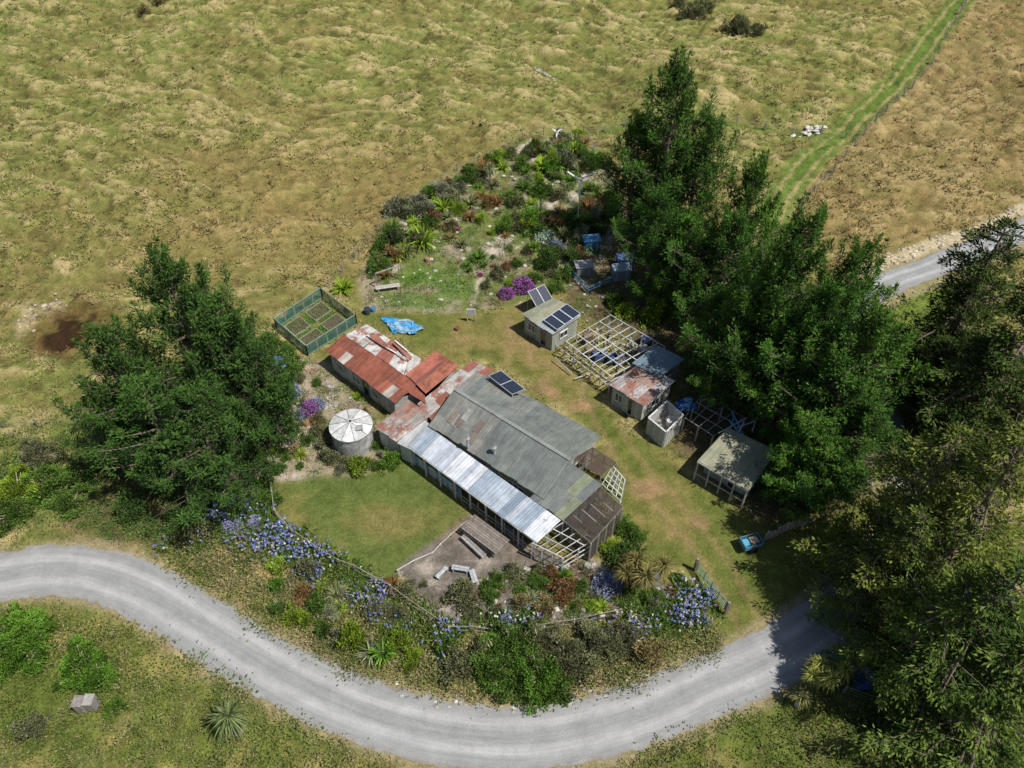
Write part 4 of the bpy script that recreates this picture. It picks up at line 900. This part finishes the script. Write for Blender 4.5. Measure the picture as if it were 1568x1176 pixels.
for p in (a_,b_): sg_=nrm(b_-a_)*.2*(1 if p is a_ else -1); beam(g,p-sg_,p-sg_+zz*1.45,.18,.18,(.25,.22,.18),WOOD)
g.build("gate_leaf_and_posts",E)
def table(name,u0,v0,u1,v1,w,h,col,planks=4):
    a_=P(u0,v0,h);b_=P(u1,v1,h);E=empty(name,z((a_+b_)/2,0)); g=G(); d=nrm(b_-a_); s_=A([-d[1],d[0],0])
    for k in range(planks):
        o_=s_*w*((k+.5)/planks-.5); beam(g,a_+o_,b_+o_,w/planks*.88,.05,A(col)*rng.uniform(.8,1.2),WOOD)
    for t_ in (.1,.9):
        p=lerp(a_,b_,t_); beam(g,p-s_*w*.45-A([0,0,.06]),p+s_*w*.45-A([0,0,.06]),.08,.07,col,WOOD)
        for e in (-.4,.4): q=p+s_*w*e; beam(g,z(q,0),q-A([0,0,.1]),.08,.08,col,WOOD)
    g.build("planks_and_legs",E)
table("picnic_table",716,798,770,838,1.5,.9,(.22,.19,.16),8)
table("bench",708,820,742,852,.4,.45,(.28,.26,.24),2); table("bench",760,795,788,818,.4,.45,(.28,.26,.24),2)
table("plank_bench",692,868,718,872,.4,.45,(.4,.42,.42),2); table("plank_bench",722,872,728,892,.4,.45,(.4,.42,.42),2); table("plank_bench",668,884,684,868,.3,.4,(.4,.42,.42),2)
table("garden_bench",575,441,612,436,.5,.45,(.45,.41,.35),3)
g=G(); q=[P(607,872,.12),P(680,905,.12),P(700,938,.12),P(640,935,.12)]
for k in range(14):
    t_=k/14; t2=(k+.9)/14; g.add([[lerp(q[0],q[1],t_),lerp(q[0],q[1],t2),lerp(q[3],q[2],t2),lerp(q[3],q[2],t_)]],A([.30,.26,.22])*rng.uniform(.7,1.2),WOOD)
    beam(g,lerp(q[0],q[1],(t_+t2)/2)-A([0,0,.07]),lerp(q[3],q[2],(t_+t2)/2)-A([0,0,.07]),.25,.1,(.3,.28,.25),WOOD)
g.build("timber_deck")
E=empty("garden_swing_frame",P(590,430,0)); g=G()
pA,pB=P(578,440),P(612,428)
for p in (pA,pB): beam(g,p,p+zz*1.6,.08,.08,(.3,.27,.22),WOOD); beam(g,p+A([.3,.6,0]),p+A([.15,.3,1.6]),.07,.07,(.3,.27,.22),WOOD)
beam(g,pA+zz*1.65,pB+zz*1.65,.1,.08,(.33,.3,.25),WOOD); g.build("frame",E)
E=empty("notice_board",P(721,492,0)); g=G(); a_=P(716,492);b_=P(728,492)
for p in (a_,b_): beam(g,p,p+zz*1.3,.08,.08,(.5,.47,.4),WOOD)
g2=nrm(b_-a_); obox(g,(a_+b_)/2+zz*1.15-A([0,.05,0]),g2*.42,A([0,.03,.0]),A([0,0,.38]),(.65,.62,.55),PAINT)
obox(g,(a_+b_)/2+zz*1.15-A([0,.085,0]),g2*.34,A([0,.006,.0]),A([0,0,.3]),(.45,.46,.44),PAINT)
g.build("board_and_posts",E)
def drum(name,u,v,rad,h,col):
    p=P(u,v); g=G(); tube(g,[p,p+zz*h*.5,p+zz*h],[rad*.9,rad,rad],14,col,PLASTIC); tube(g,[p+zz*h,p+zz*h*.9,p+zz*h*.9],[rad,rad*.9,.01],14,A(col)*.6,PLASTIC); g.build(name)
drum("plastic_drum",563,480,.3,.6,(.05,.08,.1)); drum("plastic_drum",572,476,.25,.4,(.1,.3,.45)); drum("plastic_drum",700,505,.2,.3,(.3,.12,.07))
for u,v,c_ in ((610,690,(.4,.15,.08)),(900,870,(.5,.5,.45)),(1005,885,(.2,.2,.2)),(880,860,(.4,.2,.1)),(690,350,(.5,.5,.5)),(655,400,(.5,.3,.2)),(500,690,(.3,.3,.3)),(470,650,(.5,.25,.15))): drum("plant_pot",u,v,.25,.4,c_)
def turbine(u,v,h,R,wd=1.0):
    p=P(u,v,h); b=z(p,0); E=empty("wind_turbine",b); g=G(); tube(g,[b,b+zz*h*.5,b+zz*(h-.1)],[.07,.05,.04],8,(.6,.6,.6),PLASTIC); g.build("mast",E)
    g=G(); f=nrm(A([-.25,-.75,.6])); s_=nrm(np.cross(f,A([0,0,1.]))); t_=np.cross(s_,f)
    tube(g,[p-f*.45*wd,p-f*.2*wd,p+f*.12,p+f*.25*wd],[.03,.1*wd,.1*wd,.03],10,(.8,.8,.8),PLASTIC,True)
    obox(g,p-f*.75*wd,f*.3*wd,s_*.012,t_*.2*wd,(.8,.8,.8),PLASTIC); beam(g,p-f*.4*wd,p-f*.7*wd,.04,.04,(.7,.7,.7),PLASTIC)
    for k in range(3):
        a_=.4+k*2*math.pi/3; d=s_*math.cos(a_)+t_*math.sin(a_); w=np.cross(d,f)*wd; c_=p+f*.2*wd
        q=[c_+d*.1-w*.06,c_+d*.3-w*.12,c_+d*R-w*.045,c_+d*R+w*.045,c_+d*.3+w*.1,c_+d*.1+w*.06]
        g.add([[q[0],q[1],q[4],q[5]],[q[1],q[2],q[3],q[4]]],(.88,.88,.88),PLASTIC)
        q=[x+f*.025 for x in q]; g.add([[q[0],q[1],q[4],q[5]],[q[1],q[2],q[3],q[4]]],(.88,.88,.88),PLASTIC)
    g.build("rotor_and_tail",E)
turbine(889,276,5.5,1.5); turbine(853,202,3.0,.6,.7)
def trailer(u,v,rot,col):
    p=P(u,v); E=empty("garden_trailer",p); g=G(); d=A([math.cos(rot),math.sin(rot),0]); s_=A([-d[1],d[0],0])
    obox(g,p+zz*.5,d*.7,s_*.45,A([0,0,.04]),(.25,.25,.25),PLASTIC)
    for e in (-1,1):
        obox(g,p+s_*.45*e+zz*.72,d*.7,s_*.025,A([0,0,.2]),col,PAINT); obox(g,p+d*.68*e+zz*.72,d*.025,s_*.42,A([0,0,.2]),col,PAINT)
        w=p+s_*.56*e+zz*.28; tube(g,[w-s_*.07,w+s_*.07],[.28,.28],14,(.03,.03,.03),PLASTIC,True)
    beam(g,p+d*.7+zz*.45,p+d*1.4+zz*.4,.06,.06,(.2,.2,.2),PLASTIC)
    obox(g,p+zz*.75+d*.2,d*.3,s_*.28,A([0,0,.15]),(.35,.28,.2),WOOD); obox(g,p+zz*.72-d*.4,d*.2,s_*.26,A([0,0,.12]),(.1,.35,.5),PLASTIC)
    g.build("tray_wheels_drawbar",E)
trailer(1147,838,.3,(.08,.22,.3))
for u,v,c_ in ((957,408,(.08,.13,.25)),(950,425,(.2,.25,.28)),(905,380,(.06,.16,.28)),(893,420,(.2,.2,.2))):
    p=P(u,v); E=empty("storage_crate",p); g=G()
    obox(g,p+zz*.6,A([.8,.1,0]),A([-.08,.55,0]),A([0,0,.6]),c_,PLASTIC); obox(g,p+zz*1.23,A([.85,.1,0]),A([-.08,.6,0]),A([0,0,.03]),A(c_)*1.4,PLASTIC)
    for e in (-1,1): obox(g,p+A([.5*e,-.6,.6]),A([.03,0,0]),A([0,.03,0]),A([0,0,.6]),(.4,.4,.4),PLASTIC)
    g.build("crate_and_lid",E)
fence("timber_stack_rails",[(868,415),(900,450),(955,425)],1.2,.8,(.5,.95),(.12,.22,.32),.1,.12)
E=empty("beehive",P(133,1085,0)); g=G()
for k,(dx,dy) in enumerate(((0,0),(.62,.1))):
    p=P(129,1085)+A([dx,dy,0])
    for q in range(4): obox(g,p+zz*(.18+q*.26),A([.26,0,0]),A([0,.32,0]),A([0,0,.118]),A([.28,.25,.22])*(1-.12*(q%2)),WOOD)
    obox(g,p+zz*1.1,A([.3,0,0]),A([0,.36,0]),A([0,0,.03]),(.33,.31,.28)if k else (.25,.22,.2),WOOD)
g.build("hive_boxes",E)
def car(u,v,rot,col):
    p=P(u,v); p[2]=0; E=empty("parked_car",p); d=A([math.cos(rot),math.sin(rot),0]); s_=A([-d[1],d[0],0]); g=G()
    prof=[(-2.15,.35,.62,.80),(-2.1,.3,.85,.86),(-1.5,.28,.92,.88),(-.6,.28,.95,.88),(.8,.28,.95,.88),(1.5,.28,.88,.86),(2.05,.3,.72,.8),(2.15,.38,.58,.7)]
    def ring_(x,zb,zt,w): return [p+d*x+s_*a+zz*b for a,b in ((-w,zb),(-w*1.03,(zb+zt)/2),(-w*.92,zt),(w*.92,zt),(w*1.03,(zb+zt)/2),(w,zb))]
    Rg=[ring_(*q) for q in prof]
    for a_,b_ in zip(Rg[:-1],Rg[1:]): g.add([[a_[k],a_[(k+1)%6],b_[(k+1)%6],b_[k]] for k in range(6)],col,PLASTIC)
    for e in (Rg[0],Rg[-1]): g.add([[e[0],e[1],e[4],e[5]],[e[1],e[2],e[3],e[4]]],col,PLASTIC)
    cb=[p+d*x+s_*y_+zz*.93 for x,y_ in ((-1.7,-.8),(.9,-.8),(.9,.8),(-1.7,.8))]; ct=[p+d*x+s_*y_+zz*1.45 for x,y_ in ((-1.2,-.62),(.25,-.62),(.25,.62),(-1.2,.62))]
    for k in range(4): g.add([[cb[k],cb[(k+1)%4],ct[(k+1)%4],ct[k]]],(.05,.05,.05),GLASS); beam(g,cb[k],ct[k],.07,.07,col,PLASTIC)
    obox(g,p-d*.475+zz*1.46,d*.75,s_*.64,A([0,0,.03]),col,PLASTIC); g.build("body",E); g=G()
    for x in (-1.35,1.35):
        for e in (-1,1): w=p+d*x+s_*.82*e+zz*.32; tube(g,[w-s_*.1,w+s_*.1],[.32,.32],18,(.02,.02,.02),PLASTIC,True)
    g.build("wheels",E)
car(1352,1035,.1,(.03,.08,.25))
# ---------- light
sc=bpy.context.scene
d=Vector((-.5,.28,-1)).normalized()
sl=bpy.data.lights.new("sun","SUN"); sl.energy=5.0; sl.angle=math.radians(.5); sl.color=(1,.965,.92)
so=bpy.data.objects.new("sun",sl); so.rotation_euler=d.to_track_quat('-Z','Y').to_euler(); so.location=(30,0,80); sc.collection.objects.link(so)
w=bpy.data.worlds.new("World"); sc.world=w; w.use_nodes=True; nt=w.node_tree
sk=nt.nodes.new("ShaderNodeTexSky"); sk.sky_type='NISHITA'; sk.sun_disc=False; sk.sun_elevation=math.radians(60); sk.sun_rotation=math.radians(119)
nt.links.new(sk.outputs[0],nt.nodes["Background"].inputs[0]); nt.nodes["Background"].inputs[1].default_value=.08
cm=bpy.data.cameras.new("camera"); co=bpy.data.objects.new("camera",cm); sc.collection.objects.link(co); sc.camera=co
co.location=(0,0,H); co.rotation_euler=(math.pi/2-TH,0,0); cm.sensor_width=36; cm.lens=36*F/1568; cm.clip_end=5000; cm.clip_start=.5
sc.view_settings.view_transform='Standard'; sc.view_settings.look='None'; sc.view_settings.exposure=0
